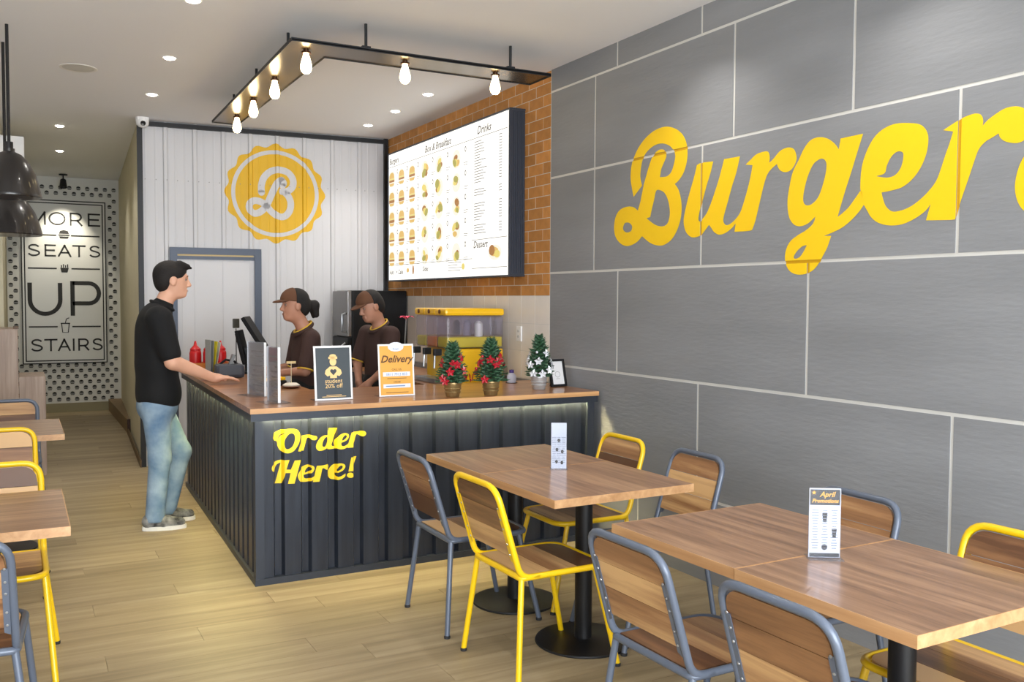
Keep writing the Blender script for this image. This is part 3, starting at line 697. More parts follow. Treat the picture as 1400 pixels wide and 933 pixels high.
# wall sign: MORE SEATS UP STAIRS
GL = {'M': [[(0, 0), (.02, 1), (.5, .15), (.98, 1), (1, 0)]], 'O': [[(.5+.5*math.cos(a), .5+.5*math.sin(a)) for a in [2*PI*i/28 for i in range(29)]]],
      'R': [[(0, 0), (0, 1)], [(0, 1), (.58, 1)]+[(.58+.38*math.sin(a), .7+.3*math.cos(a)) for a in [PI*i/12 for i in range(1, 12)]]+[(.58, .4), (0, .4)], [(.6, .4), (1, 0)]],
      'E': [[(1, 1), (0, 1), (0, 0), (1, 0)], [(0, .52), (.88, .52)]],
      'S': [[(.93, .84), (.75, .96), (.5, 1), (.25, .96), (.1, .84), (.1, .68), (.28, .57), (.55, .5), (.83, .41), (.97, .27), (.9, .12), (.7, .02), (.45, 0), (.2, .05), (.02, .18)]],
      'A': [[(0, 0), (.5, 1), (1, 0)], [(.18, .32), (.82, .32)]], 'T': [[(0, 1), (1, 1)], [(.5, 1), (.5, 0)]], 'I': [[(.5, 0), (.5, 1)]],
      'U': [[(0, 1), (0, .45)]+[(.5-.5*math.cos(a), .45-.45*math.sin(a)) for a in [PI*i/16 for i in range(1, 16)]]+[(1, .45), (1, 1)]],
      'P': [[(0, 0), (0, 1)], [(0, 1), (.62, 1)]+[(.62+.38*math.sin(a), .67+.33*math.cos(a)) for a in [PI*i/12 for i in range(1, 12)]]+[(.62, .34), (0, .34)]]}
t = thing('wall_sign', 'tall grey sign reading MORE SEATS UP STAIRS on the dotted wall', 'sign', (0, 13.33, 0))
sx = lambda p: .066+(p-28)*.00853
sz = lambda p: 2.744-(p-273)*.00932
MB().bb(sx(27), sx(144), -.012, .0, .64, 2.76).build('board', mat('sign_board_grey', (216, 216, 211), .35), t)
sm = lambda a, b: (a, -.0135, b)
bo = MB()
for i, w in ((0, .014), (.034, .014)):
    x0, x1, z0, z1 = sx(27)+i, sx(144)-i, .64+i, 2.76-i
    for r_ in (rect(x0, x1, z0, z0+w), rect(x0, x1, z1-w, z1), rect(x0, x0+w, z0+w, z1-w), rect(x1-w, x1, z0+w, z1-w)): bo.flat([r_], sm)
bo.build('border', M_ink, t)
ltr = MB()
def word(items, py0, py1, w):
    for ch, a, b in items:
        for ln in GL[ch]:
            L = [(sx(a)+(sx(b)-sx(a))*p[0], sz(py1)+(sz(py0)-sz(py1))*p[1]) for p in ln]
            if ch == 'S': L = spline(L, 3, False)
            if ch in 'METAPRIU' and len(ln) < 7:       # straight strokes one by one, so corners stay square
                for p, q in zip(L[:-1], L[1:]):
                    d = Vector((q[0]-p[0], q[1]-p[1])).normalized()*w/2
                    add_ribbon(ltr, [(p[0]-d.x, p[1]-d.y), (q[0]+d.x, q[1]+d.y)], w, sm)
            else: add_ribbon(ltr, L, w, sm)
word([('M', 40, 60), ('O', 66, 87), ('R', 95, 110), ('E', 120, 135)], 289, 305, .022)
word([('S', 37, 52), ('E', 60, 73), ('A', 78, 94), ('T', 98, 114), ('S', 121, 135)], 334, 348.5, .021)
word([('U', 38, 79), ('P', 96, 133)], 386, 429, .052)
word([('S', 39, 53.5), ('T', 57.5, 73), ('A', 76, 91), ('I', 95, 98), ('R', 104, 117), ('S', 123.5, 136.5)], 465, 480, .021)
for py in (320, 366, 447):
    for a, b in ((36, 75), (95, 135)): ltr.flat([rect(sx(a), sx(b), sz(py)-.009, sz(py)+.009)], sm)
ltr.build('lettering', M_ink, t)
ic = MB(); cx_ = sx(85.5)
z = sz(319); ic.flat([[(cx_-.06, z+.012), (cx_+.06, z+.012), (cx_+.045, z+.05), (cx_, z+.062), (cx_-.045, z+.05)]], sm); ic.flat([rect(cx_-.065, cx_+.065, z-.014, z+.004)], sm); ic.flat([[(cx_-.058, z-.022), (cx_+.058, z-.022), (cx_+.045, z-.05), (cx_-.045, z-.05)]], sm)
ic.build('food_icon', M_ink, t); ic = MB()
z = sz(366); ic.flat([[(cx_-.05, z+.01), (cx_+.05, z+.01), (cx_+.035, z-.05), (cx_-.035, z-.05)]], sm)
for k in range(4): ic.flat([rect(cx_-.042+k*.024, cx_-.028+k*.024, z+.012, z+.045+.012*(k % 2))], sm)
ic.build('food_icon', M_ink, t); ic = MB()
z = sz(447); add_ribbon(ic, [(cx_-.045, z+.04), (cx_-.033, z-.075), (cx_+.033, z-.075), (cx_+.045, z+.04)], .012, sm); ic.flat([rect(cx_-.055, cx_+.055, z+.035, z+.05)], sm); add_ribbon(ic, [(cx_, z+.05), (cx_+.012, z+.1), (cx_+.045, z+.115)], .011, sm)
ic.build('food_icon', M_ink, t)

# stepped wood partition at the left
t = thing('stepped_partition', 'stepped wood-clad partition beside the passage', 'partition', (0, 8.65, 0))
M_pw = wood('greige_laminate', (134, 112, 98), (156, 134, 118), (172, 152, 136), 'Z', 1., .45, lines=26.)
MB().bb(-1.2, .005, 0, .5, 0, 1.24, bev=.004).build('tall_block', M_pw, t)
MB().bb(.007, .205, .0, .5, 0, .84, bev=.004).build('low_block', M_pw, t)
MB().bb(-.03, .012, -.006, .5, 1.24, 1.25).build('cap_strip', mat('brown_edge', (96, 72, 58), .5), t)

# ================================================================== MENU LIGHT BOX
t = thing('menu_light_box', 'large lit menu light box mounted on the orange brick wall', 'menu board', (3.22, 5.8, 1.66))
M_box = mat('slate_steel', (62, 68, 80), .4, metal=.4)
Y0, Y1, Z0, Z1 = .0, 2.42, .02, 1.19       # local: y along the wall, depth towards -x
case = MB(); case.bb(-.118, 0, Y0, Y1, Z0, Z1); case.build('case', M_box, t)
for i in range(7):
    q = MB(); q.bb(-.108+i*.015, -.100+i*.015, Y0-.006, Y0, Z0+.01, Z1-.01); q.build('side_fin', M_box, t)
q = MB()
for a in ((Y0-.006, Y1+.004, Z1, Z1+.012), (Y0-.006, Y1+.004, Z0-.012, Z0), (Y0-.006, Y0+.008, Z0, Z1), (Y1-.006, Y1+.004, Z0, Z1)): q.bb(-.128, 0 if a[3] <= Z0 or a[2] >= Z1 else -.11, *a)
q.build('frame', M_box, t)
FX = -.1195
q = MB(); q.add([(FX, Y0+.008, Z0), (FX, Y1-.006, Z0), (FX, Y1-.006, Z1), (FX, Y0+.008, Z1)], [(0, 1, 2, 3)])
face = q.build('lit_panel', emis('menu_backlight', (255, 252, 244), BOARD_E), t); face['label'] = 'glowing white menu panel'
W_, H_ = Y1-Y0, Z1-Z0
# u runs left to right as read (far to near), v bottom to top, both 0..1
def bm_(u, v): return (FX-.001, Y1-u*W_, Z0+v*H_)
def bmt(u0, v0, s): return lambda a, b: bm_(u0+a*s/W_, v0+b*s/H_)
M_pk = emis('menu_ink', (140, 132, 124), .55); M_pl = emis('menu_line', (170, 165, 158), .7)
lines = MB(); heads = MB()
for r_ in (rect(.0, .985, .895, .899), rect(0, .745, .115, .119), rect(.745, .985, .235, .239), rect(.745, .7465, .05, .89), rect(.745, .985, .05, .054), rect(.49, .491, .05, .1)): lines.flat([r_], bm_)
for s_, u, v, sz_ in (('Burgers', .01, .92, .075), ('Box & Breakfast', .36, .918, .082), ('Drinks', .78, .918, .085), ('Dessert', .755, .185, .075), ('Add 1 + Cake', .01, .045, .06), ('Sides', .34, .055, .06)):
    heads = MB(); text_mesh(heads, s_, sz_, bmt(u, v, 1.), 'LEFT', .25, .0012); heads.build('menu_heading', M_pk, face)
rng = random.Random(3)
# small print: grey bars
for blk in ((.76, .87, 16), (.76, .56, 3), (.76, .47, 7), (.76, .33, 4)):
    for i in range(blk[2]):
        v = blk[1]-i*.0175
        lines.flat([rect(blk[0], blk[0]+rng.uniform(.04, .09), v, v+.005)], bm_); lines.flat([rect(.93, .95, v, v+.005)], bm_)
for i in range(4): lines.flat([rect(.56, .56+rng.uniform(.05, .12), .045+i*.018, .049+i*.018)], bm_)
col_u = [.035, .135, .24, .36, .485, .625]
M_food = [emis('print_bun', (250, 206, 120), .95), emis('print_patty', (200, 138, 76), .85), emis('print_cheese', (252, 230, 130), 1.), emis('print_salad', (206, 196, 100), .85), emis('print_halo', (255, 250, 232), 1.1)]
def food(fl): multi('food_picture', [(mb, M_food[k]) for k, mb in fl], face)
def fm_(k): return lambda p, q: (FX-.001-.0003*k, Y1-p*W_, Z0+q*H_)
for ci, u in enumerate(col_u):
    for ri in range(5):
        v = .80-ri*.158
        nx = u+.058 if ci < 3 else u+.07
        lines.flat([ell(nx, v+.05, .007, .02, 10), ell(nx, v+.05, .0035, .011, 10)], bm_)
        lines.flat([rect(nx-.012, nx+.02, v-.04, v-.036)], bm_); lines.flat([rect(nx-.012, nx+.014, v-.055, v-.051)], bm_)
        h = MB().flat([ell(u, v, .034, .066, 16)], fm_(0))
        if ci < 3:
            b0 = MB().flat([[(u-.026, v+.006), (u+.026, v+.006), (u+.024, v+.035), (u+.012, v+.052), (u-.012, v+.052), (u-.024, v+.035)]], fm_(1)).flat([[(u-.026, v-.033), (u+.026, v-.033), (u+.02, v-.054), (u-.02, v-.054)]], fm_(1))
            t_ = rng.uniform(.012, .024)
            b1 = MB().flat([rect(u-.028, u+.028, v-.006-t_, v-.006)], fm_(1)); b2 = MB().flat([rect(u-.028, u+.026, v-.005, v+.005)], fm_(1))
            food([(4, h), (0, b0), (1, b1), (2, b2)])
        else:
            L_ = [(4, h)]
            for k in range(4): L_.append((k, MB().flat([ell(u+rng.uniform(-.016, .016), v+rng.uniform(-.032, .032), rng.uniform(.010, .019), rng.uniform(.018, .034), 10, rng.uniform(-.4, .4))], fm_(k+1))))
            food(L_)
food([(4, MB().flat([ell(.905, .145, .045, .05)], fm_(0)))]+[(k, MB().flat([ell(u, v, a, b, 10)], fm_(k+1))) for k, (u, v, a, b) in enumerate(((.90, .15, .03, .03), (.885, .16, .02, .035), (.92, .135, .02, .025)))])
for u, k, a, b in ((.252, 1, .008, .036), (.2, 0, .012, .018), (.68, 2, .012, .022)): food([(k, MB().flat([ell(u, .07, a, b)], fm_(1)))])
lines.build('menu_small_print', M_pl, face)
# ================================================================== SERVICE COUNTER
CA, CB, CC = (1.085, 4.805), (3.175, 4.82), (1.18, 7.66)
M_wt = wood('worktop_wood', (132, 84, 48), (158, 106, 66), (182, 130, 86), 'X', 1., .28, .3, lines=20.)
M_wte = wood('worktop_edge_wood', (172, 122, 76), (194, 146, 96), (208, 162, 112), 'X', 1., .4, lines=20.)
M_cor = mat('black_corrugated_steel', (42, 47, 57), .36, metal=.25, var=.22, vscale=5., stretch=(6, 6, .5), bump=.1, bscale=20.)
counter = thing('service_counter', 'L-shaped dark corrugated steel counter with yellow Order Here lettering', 'counter', (CA[0], CA[1], 0))
def rel(v, o=CA): return [(x-o[0], y-o[1], z) for x, y, z in v]
# corrugated facing: u from a start point along a direction, standing out along a normal
PIT_, DEP = .145, .028
def cor_off(u):
    t = (u % PIT_)/PIT_
    if t < .60: return 0.
    if t < .68: return -DEP*(t-.60)/.08
    if t < .92: return -DEP
    return -DEP*(1-(t-.92)/.08)
def cor_us(L):
    us = [0.]
    k = 0
    while k*PIT_ < L:
        us += [k*PIT_+q*PIT_ for q in (0, .60, .68, .92) if 0 < k*PIT_+q*PIT_ < L]; k += 1
    return us+[L]
def facing(A, B, z0, z1, name, rev=1):
    A = Vector(A); B = Vector(B); L = (B-A).length; d = (B-A)/L; nn = Vector((d.y, -d.x))*rev   # outward normal
    us = cor_us(L); n = len(us); v = []
    for z in (z0, z1): v += [tuple(A+d*u+nn*cor_off(u))+(z,) for u in us]
    mb = MB(); mb.add(rel(v), [(i, i+1, n+i+1, n+i) for i in range(n-1)])
    return mb.build(name, M_cor, counter), A, d, nn
f1, A1, d1, n1 = facing(CA, CB, .03, .885, 'front_facing')
f2, A2, d2, n2 = facing(CA, CC, .03, .885, 'side_facing', -1)
q = MB(); P = [CA, CB, (CB[0], 5.55), (1.66, 5.55), (1.70, 7.66), CC]
ins = [(CA[0]+.04, CA[1]+.04), (CB[0]-.01, CB[1]+.04), (CB[0]-.01, 5.5), (1.56, 5.5), (1.58, 7.6), (CC[0]+.04, 7.6)]
q.prism([(x-CA[0], y-CA[1]) for x, y in ins], .0, .88); q.build('carcass', M_black, counter)
q = MB(); q.box((.012, .012, .445), (.045, .045, .885)); q.build('corner_post', M_navy, counter)
q = MB(); q.box((CB[0]-CA[0]-.03, .012, .445), (.05, .04, .885)); q.build('end_post', M_navy, counter)
q = MB()
for A, d, nn, L in ((A1, d1, n1, 2.09), (A2, d2, n2, 2.86)):
    pts = [A+nn*.014-d*.014, A+d*L+nn*.014, A+d*L-nn*.02, A-nn*.02-d*.0]
    q.prism([(p.x-CA[0], p.y-CA[1]) for p in pts], 0, .035)
q.build('kick_rail', M_navy, counter)
# lettering follows the corrugation
cuts = [A1.x+u for u in cor_us(2.09)]
lm = MB()
for fc in cut_mesh(ORDER, cuts, []):
    v = []
    for x, z in fc:
        u = (x-A1.x); p = A1+d1*u+n1*(cor_off(u)+.0015); v.append((p.x, p.y, z))
    lm.add(rel(v), [tuple(range(len(fc)))])
o = lm.build('painted_lettering', mat('yellow_letter_paint', (238, 202, 34), .45), counter); o['label'] = 'yellow script reading Order Here!'
# steel apron and worktop
top = [(1.045, 4.77), (3.195, 4.785), (3.195, 5.66), (1.61, 5.66), (1.64, 7.72), (1.145, 7.72)]
apr = [(1.050, 4.776), (3.19, 4.791), (3.19, 5.65), (1.60, 5.65), (1.63, 7.7), (1.15, 7.7)]
q = MB(); q.prism([(x-CA[0], y-CA[1]) for x, y in apr], .885, .906); q.build('steel_apron', M_navy, counter)
q = MB(); q.prism([(1.050-CA[0], 4.776-CA[1]), (3.19-CA[0], 4.791-CA[1]), (3.19-CA[0], 4.795-CA[1]), (1.054-CA[0], 4.780-CA[1]), (1.154-CA[0], 7.7-CA[1]), (1.150-CA[0], 7.7-CA[1])], .866, .8852); q.build('apron_lip', M_navy, counter)
wt = thing('worktop', 'brown wooden worktop on the dark corrugated counter', 'worktop', (1.045, 4.77, .906))
q = MB(); q.prism([(x-1.045, y-4.77) for x, y in top], 0, .0275); q.build('top', M_wt, wt)
q = MB(); q.prism([(0, -.0015), (2.15, .0135), (2.15, .015), (0, 0)], .0, .027); q.build('edge_band', M_wte, wt)
# LED strip tucked under the overhang, front and side
M_led = emis('led_strip', (255, 238, 176), LED_E*2.4); M_led2 = emis('led_strip_side', (255, 236, 160), LED_E*1.3)
for A, d, nn, L in ((A1, d1, n1, 2.07), (A2, d2, n2, 2.84)):
    mb = MB(); a = A+d*.02+nn*.008; b = A+d*L+nn*.008; c2 = b+nn*.008; dd = a+nn*.008
    mb.prism([(p.x-CA[0], p.y-CA[1]) for p in (a, b, c2, dd)], .879, .884); mb.build('led_strip', M_led if nn is n1 else M_led2, counter)

# back counter along the brick wall
t = thing('back_counter', 'dark back counter under the tiled wall', 'counter', (2.62, 5.80, 0))
MB().bb(0, .59, 0, 2.15, .06, .86).build('cabinet', mat('dark_laminate', (44, 40, 38), .5), t)
MB().bb(-.02, .597, -.01, 2.17, .86, .885).build('top', M_wt, t)
for i in range(3): MB().bb(-.012, 0, .02+i*.71, .70+i*.71, .1, .84).build('door', mat('dark_laminate_door', (52, 46, 42), .5), t)
MB().bb(.03, .59, 0, 2.15, 0, .06).build('plinth', M_black, t)

# fridge
t = thing('fridge', 'tall black fridge with silver handles beside the white wall', 'fridge', (2.64, 8.04, 0))
M_fr = mat('black_gloss_fridge', (11, 12, 14), .4, spec=.3); M_sil = mat('brushed_silver', (176, 180, 184), .28, metal=.8)
MB().bb(.04, .57, 0, .46, .03, 1.58, bev=.008).build('body', M_fr, t)
q = MB().bb(0, .038, .005, .455, 1.16, 1.575, bev=.006).build('freezer_door', mat('silver_reflection_door', (118, 116, 114), .18, metal=.7), t)  # silver tone stands for a reflection on the black freezer door
q2 = MB().bb(0, .038, .005, .455, .06, 1.15, bev=.006).build('fridge_door', M_fr, t)
MB().tube([(-.005, .06, .62), (-.035, .06, .64), (-.035, .06, 1.08), (-.005, .06, 1.1)], .011).build('handle', M_sil, q2, True)
MB().tube([(-.005, .06, 1.2), (-.035, .06, 1.21), (-.035, .06, 1.36), (-.005, .06, 1.37)], .011).build('handle', M_sil, q, True)
for y in (.06, .42): MB().lathe([(.02, 0), (.02, .03)], 10, (.3, y, 0)).build('foot', M_black, t)

# drinks dispenser
t = thing('drink_dispenser', 'yellow juice dispenser with clear tanks on the back counter', 'dispenser', (2.70, 5.98, .885))
M_dy = mat('yellow_plastic', (243, 190, 20), .35, coat=.2); M_clr = acrylic('clear_tank', (240, 238, 245), .10)
MB().bb(.09, .46, .02, .60, 0, .26, bev=.02).build('base', M_dy, t)
MB().bb(-.02, .12, .05, .57, .0, .035, bev=.008).build('drip_tray', M_sil, t)
jm = [mat('juice_lemon', (222, 205, 40), .3), mat('juice_orange', (226, 130, 40), .3), mat('juice_lemon2', (226, 210, 60), .3)]
for i in range(3):
    y0 = .02+i*.195
    tk = MB().bb(.0, .46, y0, y0+.188, .262, .50, bev=.02).build('tank', M_clr, t)
    MB().bb(.008, .452, y0+.008, y0+.18, .268, .345, bev=.012).build('juice', jm[i], tk)
    ld = MB().bb(-.012, .465, y0-.004, y0+.19, .50, .552, bev=.018).build('lid', M_dy, t)
    MB().lathe([(.016, 0), (.016, .006), (.001, .007)], 12, (-.012, y0+.094, .528), Matrix.Rotation(-PI/2, 3, 'Y')).build('lid_hole', mat('dark_hole', (92, 46, 16), .5), ld)
    tp = MB().box((-.03, y0+.094, .235), (.06, .03, .05), bev=.006).build('tap', M_black, t)
    MB().tube([(-.05, y0+.094, .21), (-.055, y0+.094, .12)], .008).build('tap_lever', M_sil, tp, True)
    MB().lathe([(.03, .30), (.03, .44), (.012, .46), (.001, .46)], 14, (.30, y0+.094, 0)).build('cooling_column', mat('white_column', (225, 226, 228), .3), tk, True)

# small things on the tiled wall side
t = thing('wall_socket', 'white socket plate on the tiled wall', 'socket', (3.22, 5.86, 1.2))
MB().bb(-.012, 0, -.035, .035, 0, .11, bev=.003).build('plate', M_white, t)
for z in (.035, .075): MB().lathe([(.011, 0), (.011, .004), (.001, .005)], 10, (-.012, 0, z), Matrix.Rotation(-PI/2, 3, 'Y')).build('outlet', mat('socket_grey', (190, 190, 190), .5), t)
t = thing('ladle', 'black ladle standing in a cup behind the red bow tree', 'ladle', (2.86, 5.60, .9335))
MB().lathe([(.028, 0), (.033, .09), (.031, .09), (.026, .004), (.001, .004)], 16).build('cup', M_sil, t, True)
MB().tube([(0, 0, .01), (.004, .004, .12), (.012, .012, .22)], .005).build('handle', M_black, t, True)
MB().lathe([(.001, -.012), (.014, -.010), (.022, .0), (.024, .012)], 14, (.013, .013, .235), Matrix.Rotation(1.2, 3, 'X')).build('bowl', M_black, t, True)
t = thing('small_bottle', 'small clear bottle with a purple cap behind the middle tree', 'bottle', (2.97, 5.52, .9335))
MB().lathe([(.03, 0), (.032, .01), (.032, .05), (.02, .065), (.014, .07)], 18).build('bottle_body', mat('milky_plastic', (190, 190, 205), .3), t, True)
MB().lathe([(.016, .07), (.016, .09), (.001, .092)], 14).build('cap', mat('purple_cap', (70, 50, 130), .4), t, True)
MB().lathe([(.04, 0), (.042, .003), (.001, .004)], 18).build('coaster', M_black, t)

# counter signs
M_paper = mat('white_card', (236, 236, 238), .35); M_acr = acrylic('clear_acrylic', (246, 248, 252), .07)
def stand(name, label, x, y, rz, w, h, lean=.0):
    t = thing(name, label, 'sign', (x, y, .9335), rz)
    fn = lambda a, b, off=0.: (a, off+b*math.sin(lean), b*math.cos(lean))
    return t, fn
def card(t, fn, w, h, th=.004, m=None, name='card'):
    mb = MB(); mb.add([fn(a, b, o) for o in (0, th) for a, b in ((-w/2, .002), (w/2, .002), (w/2, h), (-w/2, h))], [(0, 1, 2, 3), (7, 6, 5, 4), (0, 4, 5, 1), (1, 5, 6, 2), (2, 6, 7, 3), (3, 7, 4, 0)])
    return mb.build(name, m or M_paper, t)
M_slate = mat('sign_slate', (66, 74, 80), .4); M_cream2 = mat('print_cream', (240, 205, 140), .5)
t, fn = stand('counter_sign', 'grey counter card with a cream chef figure in a clear stand', 1.557, 4.985, .06, .215, .302, .10)
card(t, fn, .222, .306); pr = lambda k: (lambda a, b: fn(a, b, -.0008*k))
q = MB(); q.flat([rect(-.100, .100, .012, .295)], pr(1)); q.build('printed_panel', M_slate, t)
q = MB(); q.flat([rect(-.026, .026, .232, .245)], pr(2)); q.flat([ell(0, .249, .02, .01)], pr(2)); q.flat([ell(0, .217, .02, .024)], pr(2))
q.flat([[(-.02, .19), (.02, .19), (.045, .17), (.05, .15), (.035, .135), (.02, .14), (.02, .125), (-.02, .125), (-.02, .14), (-.035, .135), (-.05, .15), (-.045, .17)]], pr(2))
text_mesh(q, 'student', .034, lambda a, b: fn(a, b+.098, -.0016)); text_mesh(q, '20% off', .034, lambda a, b: fn(a, b+.07, -.0016)); q.flat([rect(-.045, .045, .028, .031)], pr(2)); q.flat([rect(-.07, .07, .02, .023)], pr(2))
q.build('chef_print', M_cream2, t)
q = MB(); q.flat([ell(-.009, .165, .010, .010), ], pr(3)); q.flat([ell(.009, .165, .010, .010)], pr(3)); q.flat([[(-.018, .161), (.018, .161), (0, .14)]], pr(3)); q.build('heart_print', M_slate, t)
q = MB(); q.bb(-.11, .11, .0, .09, 0, .003); q.build('stand_foot', M_acr, t)
t, fn = stand('counter_sign', 'orange Delivery card in a clear stand on the worktop', 1.952, 5.035, .02, .215, .302, .10)
card(t, fn, .222, .306)
q = MB(); q.flat([rect(-.102, .102, .01, .296)], pr(1)); q.build('printed_panel', mat('sign_orange', (228, 168, 76), .4), t)
q = MB(); q.flat([ell(0, .29, .05, .028)], pr(2)); q.build('brand_field', mat('print_white', (222, 226, 236), .4), t)
for z0, z1 in ((.118, .143), (.05, .073)): MB().flat([rect(-.085, .085, z0, z1)], pr(2)).build('text_field', mat('print_white', (222, 226, 236), .4), t)
q = MB(); text_mesh(q, 'Delivery', .058, lambda a, b: fn(a, b+.2, -.003), 'CENTER', .35, .0012); q.build('lettering', mat('print_brown', (94, 62, 38), .5), t); q = MB(); text_mesh(q, 'CALL US', .016, lambda a, b: fn(a, b+.152, -.003)); q.flat([rect(-.06, .06, .104, .107)], pr(3)); text_mesh(q, 'ORDER', .014, lambda a, b: fn(a, b+.08, -.003)); q.flat([rect(-.07, .07, .022, .025)], pr(3)); q.build('small_print', mat('print_brown', (94, 62, 38), .5), t)
q = MB(); text_mesh(q, '0811 7913 833', .022, lambda a, b: fn(a, b+.122, -.003)); q.flat([rect(-.07, .05, .058, .064)], pr(3)); text_mesh(q, 'Burger', .014, lambda a, b: fn(a, b+.274, -.003)); q.build('blue_lettering', mat('print_blue', (112, 140, 186), .5), t)
q = MB(); q.bb(-.11, .11, .0, .09, 0, .003); q.build('stand_foot', M_acr, t)
def edge_holder(x, y, rz, label, h, w, two):
    t = thing('leaflet_holder', label, 'leaflet holder', (x, y, .9335), rz, 'clear leaflet holders at the counter corner')
    MB().bb(-.07, .07, -w/2, w/2, 0, .004).build('base', M_acr, t)
    MB().bb(-.004, -.001, -w/2, w/2, .004, h).build('front_sheet', M_acr, t)
    MB().bb(.007, .010, -w/2, w/2, .004, h).build('back_sheet', M_acr, t)
    q = MB().bb(.001, .006, -w/2+.004, w/2-.004, .006, h-.006); lf = q.build('leaflet', acrylic('leaflet_film', (240, 236, 236), .22), t)
    q = MB(); c = random.Random(5)
    for i in range(9):
        z = .03+i*(h-.06)/9; q.bb(-.0008, .0008, -w/2+.012, -w/2+.012+c.uniform(.3, .9)*(w-.03), z, z+.008)
    q.build('leaflet_print', acrylic('leaflet_ink_film', (232, 222, 220), .3), lf, loc=(.0005, 0, 0))
    for yy in (-w/2, w/2): MB().bb(-.004, .010, yy-.0015, yy+.0015, .004, h).build('bright_edge', mat('acrylic_edge', (232, 236, 240), .2), t)
    if two: MB().bb(.0055, .0075, -w/2+.006, w/2-.006, h*.72, h-.006).build('purple_panel', mat('leaflet_purple', (150, 40, 90), .5), lf)
edge_holder(1.225, 5.42, .24, 'clear leaflet holder, the taller one further from the counter corner', .315, .21, False)
edge_holder(1.225, 5.02, .12, 'clear leaflet holder nearest the counter corner, with a purple strip', .305, .16, True)
# plate with a flagged snack, card machine
t = thing('snack_plate', 'small plate with a white snack and a toothpick flag', 'plate', (1.62, 5.95, .9335)); t.location = (1.53, 5.80, .9335)
MB().lathe([(.04, 0), (.062, .012), (.06, .014), (.04, .004), (.001, .004)], 20).build('plate', mat('brown_plate', (120, 70, 50), .4), t, True)
MB().lathe([(.05, .012), (.055, .02), (.035, .032), (.001, .034)], 14).build('snack', mat('white_snack', (228, 220, 205), .6), t, True)
MB().tube([(0, 0, .03), (0, 0, .17)], .0025).build('toothpick', mat('pick_wood', (226, 214, 180), .5), t)
MB().bb(-.03, .03, -.001, .001, .155, .17).build('flag', mat('cream_flag', (226, 205, 150), .5), t)
t = thing('card_machine', 'yellow and black card machine on the worktop by the cashier', 'card reader', (1.45, 5.98, .9335), .35)
MB().bb(-.09, .09, -.04, .04, 0, .035, bev=.008).build('base', mat('reader_black', (34, 34, 36), .4), t)
MB().bb(-.085, .085, -.036, .036, .035, .058, bev=.008).build('cover', M_dy, t)
MB().bb(-.06, .0, -.02, .02, .058, .061).build('screen', mat('reader_screen', (60, 66, 60), .2), t)

# till
t = thing('till_monitor', 'black touchscreen till with a second screen behind it', 'cash register', (1.54, 7.10, .9335), -.35)
MB().bb(-.09, .09, -.11, .11, 0, .02, bev=.006).build('foot', M_black, t)
MB().box((.0, 0, .10), (.045, .08, .19), M=Matrix.Rotation(-.12, 3, 'Y')).build('neck', M_black, t)
M_scr = mat('black_screen_back', (14, 14, 16), .6, spec=.2)
s1_ = MB().box((.055, 0, .31), (.03, .32, .27), M=Matrix.Rotation(-.55, 3, 'Y'), bev=.006).build('main_screen', M_scr, t)
MB().box((.072, 0, .30), (.002, .29, .24), M=Matrix.Rotation(-.55, 3, 'Y')).build('glass', mat('screen_glass', (40, 46, 54), .1), s1_)
s2_ = MB().box((-.035, 0, .20), (.028, .26, .26), M=Matrix.Rotation(-.22, 3, 'Y'), bev=.006).build('customer_screen', M_scr, t)
MB().box((-.052, 0, .20), (.002, .23, .21), M=Matrix.Rotation(-.22, 3, 'Y')).build('glass', mat('screen_glass2', (52, 36, 30), .1), s2_)
t = thing('pole_display', 'small black box on a thin pole behind the till', 'display', (1.53, 7.46, .9335))
MB().tube([(0, 0, .01), (0, 0, .33)], .004).build('pole', M_black, t); MB().box((0, 0, .37), (.05, .03, .075), bev=.005).build('head', mat('display_box', (58, 54, 44), .4), t); MB().lathe([(.04, 0), (.035, .012), (.001, .013)], 14).build('foot', M_black, t)
t = thing('receipt_printer', 'dark grey rounded receipt printer on the side worktop', 'printer', (1.34, 6.78, .9335), -.1)
MB().bb(-.10, .10, -.09, .09, 0, .095, bev=.025).build('body', mat('printer_grey', (62, 66, 76), .45), t)
MB().tube([(-.06, .05, .09), (-.02, .04, .125), (.04, .05, .11), (.07, .02, .08)], .009).build('cable', M_black, t, True)
MB().box((.02, .03, .12), (.02, .09, .09), M=Matrix.Rotation(.35, 3, 'Y')).build('receipt', mat('receipt_grey', (120, 122, 124), .5), t)
M_ket = mat('red_squeeze_bottle', (196, 26, 30), .35)
def bottle(x, y, label):
    t = thing('sauce_bottle', label, 'bottle', (x, y, .9335), 0, 'red squeeze bottles')
    MB().lathe([(.042, 0), (.045, .01), (.045, .13), (.042, .145), (.037, .15)], 20).build('bottle_body', M_ket, t, True)
    MB().lathe([(.040, .15), (.040, .165), (.014, .19), (.006, .225), (.001, .226)], 18).build('nozzle_cap', M_ket, t, True)
bx, by = 1.31, 7.42
t = thing('sauce_tray', 'orange wooden tray holding the red sauce bottles', 'tray', (bx, by, .9335))
q = MB(); q.bb(-.155, .155, -.085, .085, 0, .01); q.bb(-.155, .155, -.085, -.075, .01, .07); q.bb(-.155, .155, .075, .085, .01, .07); q.bb(-.155, -.145, -.075, .075, .01, .07); q.bb(.145, .155, -.075, .075, .01, .07); q.build('box', mat('orange_wood_tray', (196, 118, 44), .5), t)
for i, (dx, dy, lab) in enumerate(((0., -.02, 'tallest-looking red sauce bottle, in front in the orange tray'), (-.094, .02, 'red sauce bottle at the customer side of the orange tray'), (.094, .02, 'red sauce bottle at the till side of the orange tray'))):
    bottle(bx+dx, by+dy, lab)
for o in list(bpy.data.objects):
    if o.name.startswith('sauce_bottle') and o.type == 'EMPTY': o.location.z = .9335+.0105
